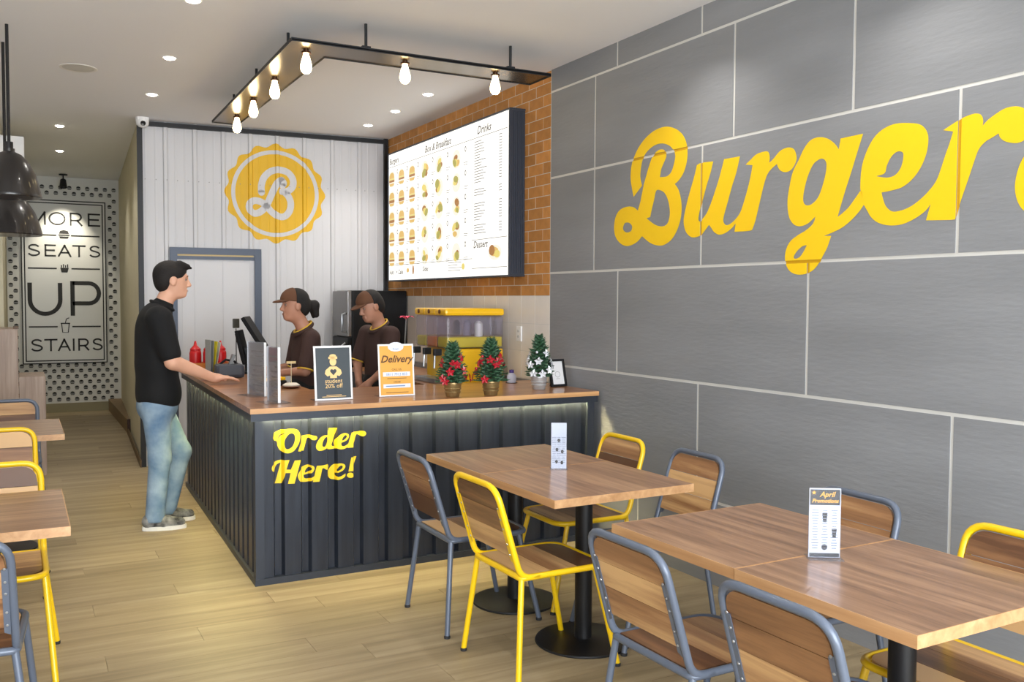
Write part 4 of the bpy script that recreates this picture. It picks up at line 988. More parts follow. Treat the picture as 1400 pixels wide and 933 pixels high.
t = thing('brochure_rack', 'clear rack of grey and yellow brochures between the sauces and the printer', 'brochure rack', (1.275, 7.08, .9335), .25)
MB().bb(-.06, .06, -.05, .05, 0, .006).build('base', M_acr, t)
for i, c in enumerate(((150, 152, 150), (132, 136, 136), (214, 196, 40), (176, 178, 174))):
    MB().box((-.03+i*.02, 0, .135), (.004, .09, .25-.012*i), M=Matrix.Rotation(.06*i, 3, 'Y')).build('brochure', mat('brochure_%d' % i, c, .5), t)
t = thing('paper_flower', 'pink paper flower on a thin stem beside the fridge', 'flower', (2.60, 6.1, .885)); t.location = (2.70, 6.80, .885)
MB().tube([(0, 0, 0), (.0, 0, .3), (.01, 0, .46)], .005).build('stem', mat('grey_stem', (130, 130, 128), .5), t)
M_pink = mat('pink_petal', (206, 44, 84), .6)
for k in range(7):
    a = 2*PI*k/7; MB().add([(.01, 0, .46), (.01+.05*math.cos(a-.35), .05*math.sin(a-.35), .485), (.01+.075*math.cos(a), .075*math.sin(a), .47), (.01+.05*math.cos(a+.35), .05*math.sin(a+.35), .485)], [(0, 1, 2, 3)]).build('petal', M_pink, t)
MB().lathe([(.035, 0), (.04, .1), (.036, .1), (.03, .005), (.001, .005)], 16).build('vase', M_black, t, True)

# mini trees
M_nd = mat('pine_green', (50, 88, 60), .6, var=.3, vscale=30.); M_red = mat('red_foil', (172, 22, 42), .3, coat=.3); M_slv = mat('silver_foil', (222, 224, 230), .3, metal=.3)
def mini_tree(x, y, label, h, r, potc, orn, seed):
    c = random.Random(seed)
    t = thing('mini_christmas_tree', label, 'mini tree', (x, y, .9335), 0, 'mini trees on the worktop')
    pot = MB().lathe([(.036, 0), (.04, .004), (.052, .075), (.056, .078), (.055, .085), (.048, .084), (.044, .06), (.001, .06)], 24).build('pot', potc, t, True)
    for z in (.025, .045): MB().lathe([(.044+z*.14, z), (.046+z*.15, z+.004), (.044+z*.16, z+.008)], 24).build('pot_band', potc, pot, True)
    MB().tube([(0, 0, .06), (0, 0, h-.02)], .006).build('trunk', mat('tree_brown', (70, 52, 36), .7), t)
    mb = MB()
    for i in range(150):
        f_ = (i/150)**1.0; z = .085+f_*(h-.1); rr = (r*(1-f_)**.7+.012)*c.uniform(.6, 1.1); a = i*2.39996
        p0 = Vector((0, 0, z)); p1 = Vector((rr*math.cos(a), rr*math.sin(a), z+.02-.02*(1-f_)))
        dr_ = (p1-p0); L = dr_.length; d = dr_/L
        for k in range(7):
            b0 = p0+d*L*(.25+.75*k/7); side = d.cross(Vector((0, 0, 1))).normalized()
            for s_ in (-1, 1):
                tip = b0+d*.016+side*s_*.018+Vector((0, 0, c.uniform(-.006, .012)))
                w = Vector((0, 0, .0045)); mb.add([b0-w, b0+w, tip], [(0, 1, 2)])
        mb.add([p0+Vector((0, 0, .002)), p0-Vector((0, 0, .002)), p1], [(0, 1, 2)])
    stuff(mb.build('foliage', M_nd, t))
    for i in range(18):
        f_ = c.uniform(.03, .72); a = i*2.2+c.uniform(-.3, .3)-PI*.6; rr = (r*(1-f_)**.8+.012)*.98; z = .085+f_*(h-.1)
        ct = Vector((rr*math.cos(a), rr*math.sin(a), z)); out = Vector((math.cos(a), math.sin(a), .2)); sd = out.cross(Vector((0, 0, 1))).normalized(); up = sd.cross(out).normalized()
        b = MB()
        for k in range(5):
            th = 2*PI*k/5+c.uniform(0, .5); e = sd*math.cos(th)+up*math.sin(th); g = sd*math.cos(th+.6)+up*math.sin(th+.6); q_ = sd*math.cos(th-.6)+up*math.sin(th-.6)
            b.add([ct, ct+q_*.017+out*.008, ct+e*.029+out*.002, ct+g*.017+out*.008], [(0, 1, 2, 3)])
        b.build('foil_flower', orn, t)
    for i in range(5):
        f_ = c.uniform(.1, .7); a = c.uniform(0, 2*PI); rr = (r*(1-f_)**.8+.012); z = .085+f_*(h-.1)
        MB().lathe([(.001, -.009), (.007, -.006), (.009, 0), (.007, .006), (.001, .009)], 10, (rr*math.cos(a), rr*math.sin(a), z)).build('bauble', orn, t, True)
M_gold = mat('gold_pot', (150, 126, 84), .35, metal=.6); M_spot = mat('silver_pot', (190, 192, 194), .35, metal=.5)
mini_tree(2.235, 4.88, 'mini tree with red foil flowers in a gold pot, next to the Delivery card', .315, .098, M_gold, M_red, 1)
mini_tree(2.475, 4.86, 'mini tree with red foil flowers in a gold pot, between the other two mini trees', .335, .102, M_gold, M_red, 2)
mini_tree(2.915, 5.05, 'mini tree with silver foil flowers in a silver pot beside the picture frame', .34, .095, M_spot, M_slv, 3)
t = thing('photo_frame', 'small black picture frame leaning at the wall end of the worktop', 'picture frame', (3.12, 5.14, .9335), .15)
R_ = Matrix.Rotation(-.22, 3, 'X'); T_ = lambda a, b, o=0.: tuple(R_ @ Vector((a, o, b+.002)))
q = MB()
for a in ((-.065, .065, .0, .014), (-.065, .065, .166, .18), (-.065, -.05, .014, .166), (.05, .065, .014, .166)):
    q.add([T_(x, z, o) for o in (-.008, .008) for x in a[:2] for z in a[2:]], [(0, 1, 3, 2), (4, 6, 7, 5), (0, 4, 5, 1), (2, 3, 7, 6), (0, 2, 6, 4), (1, 5, 7, 3)])
q.build('frame', M_black, t)
q = MB(); q.add([T_(x, z, 0.) for x, z in rect(-.052, .052, .012, .168)], [(0, 1, 2, 3)]); q.build('picture', mat('picture_white', (226, 226, 228), .4), t)
q = MB(); q.flat([ell(0, .08, .022, .02), ell(0, .08, .019, .017)], lambda a, b: T_(a, b, -.001)); q.flat([rect(-.015, .015, .05, .053)], lambda a, b: T_(a, b, -.001)); q.build('printed_mark', mat('grey_print', (150, 150, 150), .5), t)
q = MB(); q.add([T_(-.02, .12, .008), T_(.02, .12, .008), (.02, .075, 0.), (-.02, .075, 0.)], [(0, 1, 2, 3)]); q.build('easel_leg', M_black, t)
# ================================================================== TABLES
M_tt = wood('table_laminate', (118, 87, 65), (148, 112, 86), (177, 139, 107), 'Y', 1., .3, .25, rnd=.04, lines=30.)
M_te = wood('table_edge', (172, 128, 86), (190, 146, 102), (206, 164, 120), 'Y', 1., .45, lines=20.)
M_col = mat('black_powder_coat', (26, 26, 28), .38, metal=.3)
def table(x, y, rz, w, d, label, group, mt=None):
    t = thing('cafe_table', label, 'table', (x, y, 0), rz, group)
    tp = MB().bb(-w/2+.003, w/2-.003, -d/2+.003, d/2-.003, .687, .72).build('tabletop', mt or M_tt, t)
    q = MB(); q.bb(-w/2, w/2, -d/2, -d/2+.003, .687, .7202); q.bb(-w/2, w/2, d/2-.003, d/2, .687, .7202); q.bb(-w/2, -w/2+.003, -d/2+.003, d/2-.003, .687, .7202); q.bb(w/2-.003, w/2, -d/2+.003, d/2-.003, .687, .7202)
    q.build('edge_band', M_te, tp)
    MB().lathe([(.038, .012), (.038, .67)], 24).build('column', M_col, t, True)
    MB().lathe([(.21, 0), (.213, .004), (.21, .010), (.06, .016), (.045, .02), (.001, .02)], 48).build('base_disc', M_col, t, True)
    MB().box((0, 0, .678), (.28, .28, .016)).build('mounting_plate', M_col, t)
    return t
G = 'square cafe tables'
table(2.175, 3.365, .02, .70, .628, 'near half of the joined table pair in front of the counter', G)
table(2.165, 3.977, .02, .70, .592, 'far half of the joined table pair, close to the counter front', G)
table(2.185, 1.725, .02, .70, .61, 'near half of the joined table pair at the right corner of the photo', G)
table(2.175, 2.338, .02, .70, .61, 'far half of the right table pair, behind the April Promotions stand', G)
M_ttx = wood('table_laminate_cross', (118, 87, 65), (148, 112, 86), (177, 139, 107), 'X', 1., .3, .25, rnd=.04, lines=30.)
table(-.2, 3.80, .0, .70, .70, 'left edge table nearest the camera, over the yellow chair', G, M_ttx)
table(-.12, 6.20, .0, .70, .76, 'left edge table further back with a menu stand', G, M_ttx)

# ================================================================== CHAIRS
M_grey = mat('blue_grey_powder_coat', (94, 103, 119), .36, metal=.15, coat=.2)
M_ychr = mat('yellow_powder_coat', (234, 192, 16), .32, coat=.3)
M_pk1 = wood('chair_plank_wood', (92, 60, 38), (150, 108, 72), (206, 166, 116), 'Y', 1., .38, .2, rnd=.5, lines=9.)
M_rub = mat('rubber_foot', (40, 40, 42), .7)
M_riv = mat('rivet', (176, 178, 182), .35, metal=.8)
TR = .0125
def make_chair(name, m_frame):
    t = thing(name, 'chair', 'chair')
    # back hoop runs down into the seat side rails
    pb = lambda y: Vector((-.2, y, .425)); tp = lambda y: Vector((-.31, y, .785))
    path = arc_path([(.20, -.16, .42), (.2, -.19, .42), (-.2, -.19, .42), (-.31, -.185, .785), (-.31, .185, .785), (-.2, .19, .42), (.2, .19, .42), (.2, .16, .42)], {1: .02, 2: .05, 3: .075, 4: .075, 5: .05, 6: .02}, 6)
    path = arc_path([(-.12, -.19, .42), (-.2, -.19, .42), (-.31, -.185, .785), (-.31, .185, .785), (-.2, .19, .42), (-.12, .19, .42)], {1: .05, 2: .075, 3: .075, 4: .05}, 6)
    MB().tube(path, TR, 10).build('back_hoop', m_frame, t, True)
    ring = arc_path([(-.2, 0, .42), (-.2, -.19, .42), (.2, -.19, .42), (.2, .19, .42), (-.2, .19, .42), (-.2, 0, .42)], {1: .02, 2: .075, 3: .075, 4: .02}, 6)
    MB().tube(ring[:-1], TR, 10, closed=True).build('seat_frame', m_frame, t, True)
    for s in (-1, 1):
        for x0, x1, y1 in ((-.195, -.235, .235), (.15, .245, .215)):
            a = Vector((x0, s*.185, .415)); b = Vector((x1, s*y1, .012))
            mid = a+(b-a)*.12
            lg = MB().tube([a, mid, b], TR*.96, 10).build('leg', m_frame, t, True)
            MB().lathe([(.0135, 0), (.0145, .004), (.0142, .011), (.012, .013)], 12, (b.x, b.y, 0)).build('rubber_foot', M_rub, lg, True)
    MB().tube([(.15, -.185, .405), (.15, .185, .405)], .008, 8).build('cross_bar', m_frame, t, True)
    # seat planks across the width
    edges = [(-.186, -.058), (-.056, .068), (.070, .186)]
    for i, (a, b) in enumerate(edges):
        if i < 2: poly = rect(a, b, -.177, .177)
        else: poly = [(a, -.177)]+[(.118+.068*math.sin(th), -.109-.068*math.cos(th)) for th in [PI/2*k/5 for k in range(6)]]+[(.118+.068*math.cos(th), .109+.068*math.sin(th)) for th in [PI/2*k/5 for k in range(6)]]+[(a, .177)]
        MB().prism(poly, -.006, .006).build('seat_plank', M_pk1, t, loc=(0, 0, .424))
    # back planks: local frame along the leaning hoop
    dn = Vector((-.11, 0, .36)).normalized(); nn = Vector((dn.z, 0, -dn.x))
    L = Vector((-.11, 0, .36)).length
    A = Vector((-.2, 0, .425))
    fn = lambda u, v, w: tuple(A+dn*v+Vector((0, u, 0))+nn*w)
    def hw(v): return .172
    cuts = [(.085, .185), (.187, .275), (.277, L-.015)]
    for i, (a, b) in enumerate(cuts):
        if i < 2: poly = rect(-.172, .172, a, b)
        else: poly = [(-.172, a), (.172, a)]+[(.112+.058*math.cos(th), b-.058+.058*math.sin(th)) for th in [PI/2*k/5 for k in range(6)]]+[(-.112-.058*math.sin(th), b-.058+.058*math.cos(th)) for th in [PI/2*k/5 for k in range(6)]]
        MB().prism(poly, -.006, .006, fn).build('back_plank', M_pk1, t)
    for s in (-1, 1):
        fl = MB().prism([(s*.178, .06), (s*.160, .07), (s*.160, L-.09), (s*.178, L-.085)], -.0095, -.0065, fn).build('side_flange', m_frame, t)
        rv = MB()
        for v in (.095, .14, .205, .245, .29):
            p = Vector(fn(s*.169, v, -.0095)); rv.lathe([(.0045, 0), (.004, .002), (.001, .003)], 8, p, Vector((0, 0, 1)).rotation_difference(-nn).to_matrix())
        rv.build('rivets', M_riv, fl, True)
    return t
gch = make_chair('cafe_chair', M_grey); ych = make_chair('cafe_chair', M_ychr)
used = {'g': False, 'y': False}
def place(kind, x, y, rz, label):
    src = gch if kind == 'g' else ych
    grp = 'grey framed cafe chairs' if kind == 'g' else 'yellow framed cafe chairs'
    if not used[kind]:
        used[kind] = True; src.location = (x, y, 0); src.rotation_euler = (0, 0, rz); src['label'] = label; src['group'] = grp; return src
    return dup(src, (x, y, 0), rz, label, grp)
place('g', 1.89, 3.90, .0, 'grey framed wooden chair closest to the counter front, its back to the aisle')
place('y', 1.90, 3.275, .02, 'yellow framed wooden chair pulled up to the middle table from the aisle side')
place('y', 2.475, 3.93, PI+.0, 'yellow framed chair on the wall side of the middle table by the counter end')
place('g', 2.485, 3.35, PI-.02, 'grey framed chair on the wall side of the middle table, nearer the camera')
place('g', 1.885, 2.23, .02, 'grey framed chair seen from behind, the left one of two at the right front table')
place('g', 1.895, 1.63, .02, 'grey framed chair cut by the bottom edge, seen from behind at the right table')
place('g', 2.43, 2.37, PI-.02, 'grey framed chair behind the April Promotions stand')
place('y', 2.41, 1.72, PI, 'yellow framed chair cut by the right edge of the photo')
place('y', -.105, 4.155, -PI/2, 'yellow framed chair at the left edge, tucked under the near table')
place('y', -.11, 5.33, -PI/2, 'yellow framed chair at the left edge, the further one between the two tables')
place('g', -.19, 3.37, PI/2-.08, 'grey framed chair at the bottom left corner of the photo')
place('g', -.07, 6.90, -PI/2, 'grey framed chair behind the far left table')

# ================================================================== MENU STANDS ON TABLES
def table_stand(x, y, rz, w, h, label, kind):
    t = thing('table_menu_stand', label, 'menu stand', (x, y, .72), rz, 'menu stands on the tables')
    MB().bb(-w/2-.004, w/2+.004, -.035, .035, 0, .003).build('foot', M_acr, t)
    MB().bb(-w/2, w/2, -.0045, -.003, .003, h).build('front_sheet', M_acr, t)
    cd = MB().bb(-w/2+.001, w/2-.001, -.0028, .0028, .003, h-.001).build('card', mat('menu_card', (214, 216, 224), .4), t)
    MB().bb(-w/2, w/2, .003, .0045, .003, h).build('back_sheet', M_acr, t)
    p1_ = lambda a, b: (a, -.0030, b)
    p2_ = lambda a, b: (a, -.00305, b)
    k = MB(); g = MB(); o_ = MB()
    if kind:
        k.flat([rect(-w/2+.003, w/2-.003, h-.052, h-.004)], p1_)
        k.flat([rect(-w/2+.003, w/2-.003, .004, .016)], p1_)
        text_mesh(o_, 'April', .022, lambda a, b: p2_(a+.006, b+h-.026), 'CENTER', .3, .0004); text_mesh(o_, 'Promotions', .0165, lambda a, b: p2_(a, b+h-.044), 'CENTER', .3, .0004)
        o_.flat([[(-w/2+.014+.007*(1 if i % 2 == 0 else .45)*math.cos(PI/2+i*PI/5), h-.014+.007*(1 if i % 2 == 0 else .45)*math.sin(PI/2+i*PI/5)) for i in range(10)]], p2_)
        for (x_, z_) in ((0., h*.58), (w*.3, h*.36)): k.flat([[(x_-.008, z_+.014), (x_+.008, z_+.014), (x_+.005, z_-.014), (x_-.005, z_-.014)]], p1_)
        k.flat([ell(.0, h*.16, .009, .009)], p1_)
    else:
        for (x_, z_) in ((-w*.12, h*.42), (w*.22, h*.38), (-w*.15, h*.16), (w*.2, h*.14), (.0, h*.62)): k.flat([ell(x_, z_, .007, .009, 8)], p1_)
    c = random.Random(11)
    for r in range(5):
        for cc in (-1, 0, 1):
            for j in range(3):
                z_ = .03+r*(h-.09)/5+j*.008; x_ = cc*w*.3; L_ = c.uniform(.006, .011)
                g.flat([rect(x_-L_, x_+L_, z_, z_+.0025)], p1_)
    g.build('small_print', mat('print_grey', (130, 134, 144), .6), cd); k.build('dark_print', mat('print_black', (40, 38, 38), .5), cd)
    if kind: o_.build('lettering', mat('print_gold', (228, 166, 56), .5), cd)
table_stand(2.150, 1.985, -.56, .095, .215, 'April Promotions menu stand on the seam of the right tables', True)
table_stand(2.195, 3.615, -.50, .072, .215, 'narrow menu stand on the middle tables in front of the counter', False)
table_stand(-.16, 6.36, -.1, .10, .20, 'menu stand on the far left table, cut by the photo edge', False)
# ================================================================== PEOPLE
def frame_(f, u=(0, 0, 1)):
    f = Vector(f).normalized(); u = Vector(u); r = f.cross(u).normalized(); u = r.cross(f).normalized()
    return np.array([list(f), list(r), list(u)]).T      # columns forward, right, up
def head_prims(c, F, s=1.):
    c = np.array(c); P = lambda a, b, d: tuple(c+F@(np.array((a, b, d))*s))
    e = lambda ctr, r, k=.02: ('ell', P(*ctr), tuple(x*s for x in r), F, k)
    return [e((-.012, 0, .03), (.098, .077, .088)), e((.012, 0, -.035), (.078, .063, .085), .03), e((.052, 0, -.092), (.036, .036, .024), .025),
            ('cap', P(.088, 0, .012), P(.106, 0, -.028), .007*s, .0125*s, .012), ('cap', P(.094, -.012, -.036), P(.094, .012, -.036), .007*s, .007*s, .008),
            ('cap', P(.085, -.03, .028), P(.085, .03, .028), .010*s, .010*s, .012),
            ('cap', P(.088, -.017, -.062), P(.088, .017, -.062), .0065*s, .0065*s, .006), ('cap', P(.085, -.015, -.074), P(.085, .015, -.074), .007*s, .007*s, .006),
            ('sub', P(.094, .030, .006), (.016*s, .016*s, .010*s), F, .012), ('sub', P(.094, -.030, .006), (.016*s, .016*s, .010*s), F, .012),
            ('ell', P(.0, .076, -.005), (.022*s, .010*s, .034*s), F, .008), ('ell', P(.0, -.076, -.005), (.022*s, .010*s, .034*s), F, .008)]
def face_bits(c, F, s, t, base, brow):
    c = np.array(c); P = lambda a, b, d: Vector(c+F@(np.array((a, b, d))*s))-Vector(base)
    for y in (-.030, .030):
        e = MB(); e.lathe([(.001, -.007*s), (.005*s, -.005*s), (.007*s, 0), (.005*s, .005*s), (.001, .007*s)], 12, P(.0795, y, .006)); ew = e.build('eye', mat('eye_white', (150, 136, 126), .3), t, True)
        MB().lathe([(.001, -.005*s), (.0042*s, -.002*s), (.0042*s, .002*s), (.001, .005*s)], 10, P(.0845, y, .006)).build('iris', mat('eye_dark', (36, 24, 20), .2), ew, True)
        MB().tube([P(.092, y*.55, .026), P(.0925, y, .031), P(.085, y*1.5, .026)], [.0025*s, .0035*s, .002*s], 6).build('eyebrow', brow, t, True)
    MB().tube([P(.0935, -.018, -.0675), P(.097, 0, -.067), P(.0935, .018, -.0675)], [.001, .0022, .001], 6).build('mouth', mat('lip_tone', (150, 84, 78), .5), t, True)
def hand_prims(w, d, up, side, s=1., curl=.3):
    """palm and five bent fingers from wrist w along d; up is the back of the hand; side the thumb side"""
    w = np.array(w); d = np.array(d)/np.linalg.norm(d); up = np.array(up)-np.dot(up, d)*d; up /= np.linalg.norm(up); lat = np.cross(d, up)*side
    P = lambda a, b, h: tuple(w+(d*a+lat*b+up*h)*s)
    out = [('cap', P(.0, 0, 0), P(.03, 0, 0), .024*s, .028*s, .02), ('cap', P(.035, -.022, 0), P(.085, -.026, .002), .015*s, .012*s, .015), ('cap', P(.035, .0, .002), P(.09, -.0, .004), .016*s, .013*s, .015), ('cap', P(.03, .02, 0), P(.088, .026, .002), .017*s, .012*s, .015)]
    for b, L in ((.030, .068), (.010, .078), (-.010, .072), (-.029, .055)):
        a0 = .088; h = .003; p = P(a0, b, h); ang = 0.
        for seg, r0, r1 in ((.45, .0098, .0088), (.32, .0088, .008), (.23, .008, .007)):
            ang += curl; q = np.array(p)+(d*math.cos(ang)-up*math.sin(ang))*L*seg*s
            out.append(('cap', p, tuple(q), r0*s, r1*s, .004)); p = tuple(q)
    p = P(.025, .03, -.004); q = P(.055, .058, -.012); r = P(.082, .066, -.018)
    out += [('cap', p, q, .0125*s, .0105*s, .008), ('cap', q, r, .0105*s, .0085*s, .004)]
    return out
def shoe(t, name, toe, heel, base, m_up, m_sole, m_lace, h=.075):
    toe = Vector(toe); heel = Vector(heel); d = (toe-heel).normalized(); z = Vector((0, 0, 1)); L = (toe-heel).length
    P = lambda a, zz: tuple(heel+d*a*L+z*zz)
    sh = sdf_obj(name, [('cap', P(.14, .05), P(.5, .047), .038, .040), ('cap', P(.5, .045), P(.86, .040), .042, .032), ('cap', P(.16, .07), P(.3, .08), .038, .036), ('cut', P(.5, .018), (0, 0, -1)), ('cut', P(.2, .098), (0, 0, 1))], .006, m_up, t, .03, base)
    side = d.cross(z); out = []
    n = 20
    for i in range(n):
        th = 2*PI*i/n; cx_ = .5+.5*math.cos(th); w = .046*math.sin(th)*(1.05 if cx_ > .5 else .92)
        p = heel+d*(cx_*L*1.02-.01*L)+side*w; out.append((p.x-base[0], p.y-base[1]))
    MB().prism(out, .0, .026).build('sole', m_sole, sh)
    lc = MB()
    for a in (.36, .45, .54):
        p = heel+d*a*L; zz = .088-.02*(a-.36)/.18
        lc.tube([tuple(p+side*.03+z*(zz-.012)-Vector(base)), tuple(p+z*(zz+.004)-Vector(base)), tuple(p-side*.03+z*(zz-.012)-Vector(base))], .006, 6)
    lc.build('laces', m_lace, sh, True)

M_skinA = mat('skin_light', (214, 164, 138), .5, var=.05, vscale=14.); M_skinB = mat('skin_brown', (176, 126, 102), .5, var=.06, vscale=14.)
M_hair = mat('black_hair', (22, 18, 17), .75, bump=.5, bscale=120., stretch=(.4, 1, 1)); M_polo = mat('black_polo', (11, 12, 15), .85, bump=.15, bscale=150.)
m, nt, b = nodes('faded_denim')
tc = N(nt, 'ShaderNodeTexCoord'); nz = N(nt, 'ShaderNodeTexNoise'); nz.inputs['Scale'].default_value = 7; nz.inputs['Detail'].default_value = 6
rp = N(nt, 'ShaderNodeValToRGB'); rp.color_ramp.elements[0].position = .35; rp.color_ramp.elements[1].position = .68; rp.color_ramp.elements[0].color = lin((92, 122, 152)); rp.color_ramp.elements[1].color = lin((150, 172, 190))
nt.links.new(tc.outputs['Object'], nz.inputs['Vector']); nt.links.new(nz.outputs['Fac'], rp.inputs[0]); nt.links.new(rp.outputs[0], b.inputs['Base Color']); b.inputs['Roughness'].default_value = .85
wv = N(nt, 'ShaderNodeTexNoise'); wv.inputs['Scale'].default_value = 18; wv.inputs['Detail'].default_value = 3; bp = N(nt, 'ShaderNodeBump'); bp.inputs['Strength'].default_value = .5; bp.inputs['Distance'].default_value = .012
nt.links.new(tc.outputs['Object'], wv.inputs['Vector']); nt.links.new(wv.outputs['Fac'], bp.inputs['Height']); nt.links.new(bp.outputs[0], b.inputs['Normal']); M_denim = m

# ---- customer, side on, right hand on the worktop
base = (.83, 6.385, 0); Y = 6.385
t = thing('person', 'customer in a black polo shirt and faded jeans leaning one hand on the counter', 'person', base)
F = frame_((1, -.10, -.03)); hc = (.905, Y, 1.618)
shR, shL = (.80, Y-.185, 1.365), (.815, Y+.185, 1.365)
elR, elL = (.868, Y-.225, 1.095), (.90, Y+.22, 1.10)
wrR, wrL = (1.135, Y-.13, .976), (1.10, Y+.20, .972)
body = head_prims(hc, F, 1.0)+[('cap', (.862, Y, 1.50), (.825, Y, 1.40), .055, .062, .03), ('cap', (.80, Y-.1, 1.36), (.80, Y+.1, 1.36), .06, .06, .04), ('cap', (.80, Y, 1.30), (.80, Y, .95), .10, .10, .04),
        ('cap', shR, elR, .052, .047, .02), ('cap', elR, wrR, .049, .030, .02), ('cap', shL, elL, .052, .046, .02), ('cap', elL, wrL, .047, .030, .02),
        ('cap', (.79, Y-.09, .88), (.80, Y-.095, .46), .07, .05, .03), ('cap', (.80, Y-.095, .46), (.765, Y-.10, .08), .045, .036, .03), ('cap', (.79, Y+.09, .88), (.955, Y+.085, .47), .07, .05, .03), ('cap', (.955, Y+.085, .47), (.865, Y+.10, .08), .045, .036, .03)]
body += hand_prims(wrR, (.95, -.10, -.02), (.05, .05, 1), -1, 1., .17)+hand_prims(wrL, (.95, -.15, -.10), (.1, .05, 1), 1, 1., .13)
sdf_obj('body', body, .006, M_skinA, t, .025, base)
face_bits(hc, F, 1.0, t, base, M_hair)
hp = lambda a, b_, d: tuple(np.array(hc)+F@np.array((a, b_, d)))
sdf_obj('hair', [('ell', hp(-.018, 0, .042), (.106, .085, .088), F, .02), ('ell', hp(-.055, 0, -.01), (.062, .074, .075), F, .03), ('cap', hp(.04, -.04, .105), hp(.085, -.02, .095), .026, .018, .02), ('cap', hp(.04, .03, .105), hp(.09, .015, .092), .026, .018, .02), ('cap', hp(.085, -.03, .092), hp(.112, -.01, .085), .016, .008, .012),
    ('sub', hp(.112, 0, -.025), (.068, .12, .082), F, .01), ('sub', hp(.042, .075, -.065), (.038, .05, .055), F, .01), ('sub', hp(.042, -.075, -.065), (.038, .05, .055), F, .01), ('sub', hp(.0, .09, -.012), (.020, .022, .032), F, .006), ('sub', hp(.0, -.09, -.012), (.020, .022, .032), F, .006), ('cut', hp(-.05, 0, -.075), (.15, 0, -1))], .005, M_hair, t, .02, base)
sl = lambda a, b_, f_: tuple(np.array(a)+(np.array(b_)-np.array(a))*f_)
def polo(hem, chest, belly, shs, els, fr_, r=(.088, .072), coll=None):
    P_ = []
    return P_
sdf_obj('polo_shirt', [('ell', (.795, Y, 1.27), (.125, .205, .20), None, .04), ('ell', (.80, Y, 1.08), (.135, .19, .24), None, .05), ('ell', (.81, Y, .88), (.142, .188, .17), None, .05), ('cap', (.79, Y-.15, 1.375), (.79, Y+.15, 1.375), .062, .062, .05), ('cap', (.815, Y, 1.40), (.84, Y, 1.445), .078, .068, .03),
    ('cap', shR, sl(shR, elR, .80), .080, .066, .04), ('cap', shL, sl(shL, elL, .80), .080, .066, .04),
    ('cut', (0, 0, .80), (0, 0, -1)), ('cut', sl(shR, elR, .83), (.15, -.18, -1)) if False else ('cut', (0, 0, .80), (0, 0, -1))], .007, M_polo, t, .04, base)
ring = [(.838+.068*math.cos(a), Y+.066*math.sin(a), 1.452+.03*math.cos(a+PI)*1.) for a in [2*PI*i/20 for i in range(20)]]
MB().tube([(p[0]-base[0], p[1]-base[1], p[2]) for p in ring], .011, 8, closed=True).build('collar', M_polo, t, True)
jeans = [('ell', (.80, Y, .80), (.128, .172, .13), None, .05), ('cap', (.785, Y-.085, .78), (.80, Y-.095, .46), .092, .068, .03), ('cap', (.80, Y-.095, .46), (.765, Y-.10, .07), .066, .060, .03), ('cap', (.81, Y+.085, .78), (.955, Y+.085, .47), .092, .068, .03), ('cap', (.955, Y+.085, .47), (.865, Y+.10, .07), .066, .058, .03), ('cut', (0, 0, .055), (0, 0, -1)), ('cut', (0, 0, .86), (0, 0, 1))]
sdf_obj('jeans', jeans, .007, M_denim, t, .03, base)
M_su = mat('camo_canvas', (120, 120, 118), .8, var=.85, vscale=22.); M_sole = mat('white_sole', (232, 230, 224), .5); M_lace = mat('black_lace', (34, 34, 36), .6)
shoe(t, 'shoe', (.955, Y-.125, 0), (.69, Y-.09, 0), base, M_su, M_sole, M_lace)
shoe(t, 'shoe', (1.045, Y+.09, 0), (.785, Y+.105, 0), base, M_su, M_sole, M_lace)

# ---- staff
M_cap1 = mat('brown_cap', (92, 58, 36), .75); M_cap2 = mat('black_cap_back', (26, 24, 24), .8); M_pol2 = mat('brown_polo', (62, 42, 38), .85, bump=.15, bscale=150.); M_trim = mat('yellow_piping', (214, 172, 60), .6); M_apr = mat('black_apron', (22, 20, 20), .8)
def cap_obj(t, hc, F, base, s):
    hp = lambda a, b_, d: tuple(np.array(hc)+F@(np.array((a, b_, d))*s))
    sdf_obj('cap_front', [('ell', hp(.006, 0, .045), (.106*s, .086*s, .092*s), F, .01), ('cut', hp(0, 0, .030), tuple(F@np.array((.12, 0, -1)))), ('cut', hp(.012, 0, 0), tuple(F@np.array((-1, 0, 0))))], .005, M_cap1, t, .01, base)
    cb = sdf_obj('cap_back', [('ell', hp(-.012, 0, .044), (.098*s, .087*s, .090*s), F, .01), ('cut', hp(0, 0, .015), tuple(F@np.array((.12, 0, -1)))), ('cut', hp(.013, 0, 0), tuple(F@np.array((1, 0, 0))))], .005, M_cap2, t, .01, base)
    sdf_obj('cap_brim', [('ell', hp(.095, 0, .036), (.078*s, .072*s, .012*s), F@np.array(Matrix.Rotation(.16, 3, 'Y')), .01), ('sub', hp(.0, 0, .03), (.092*s, .078*s, .09*s), F, .004)], .0045, M_cap1, t, .01, base)
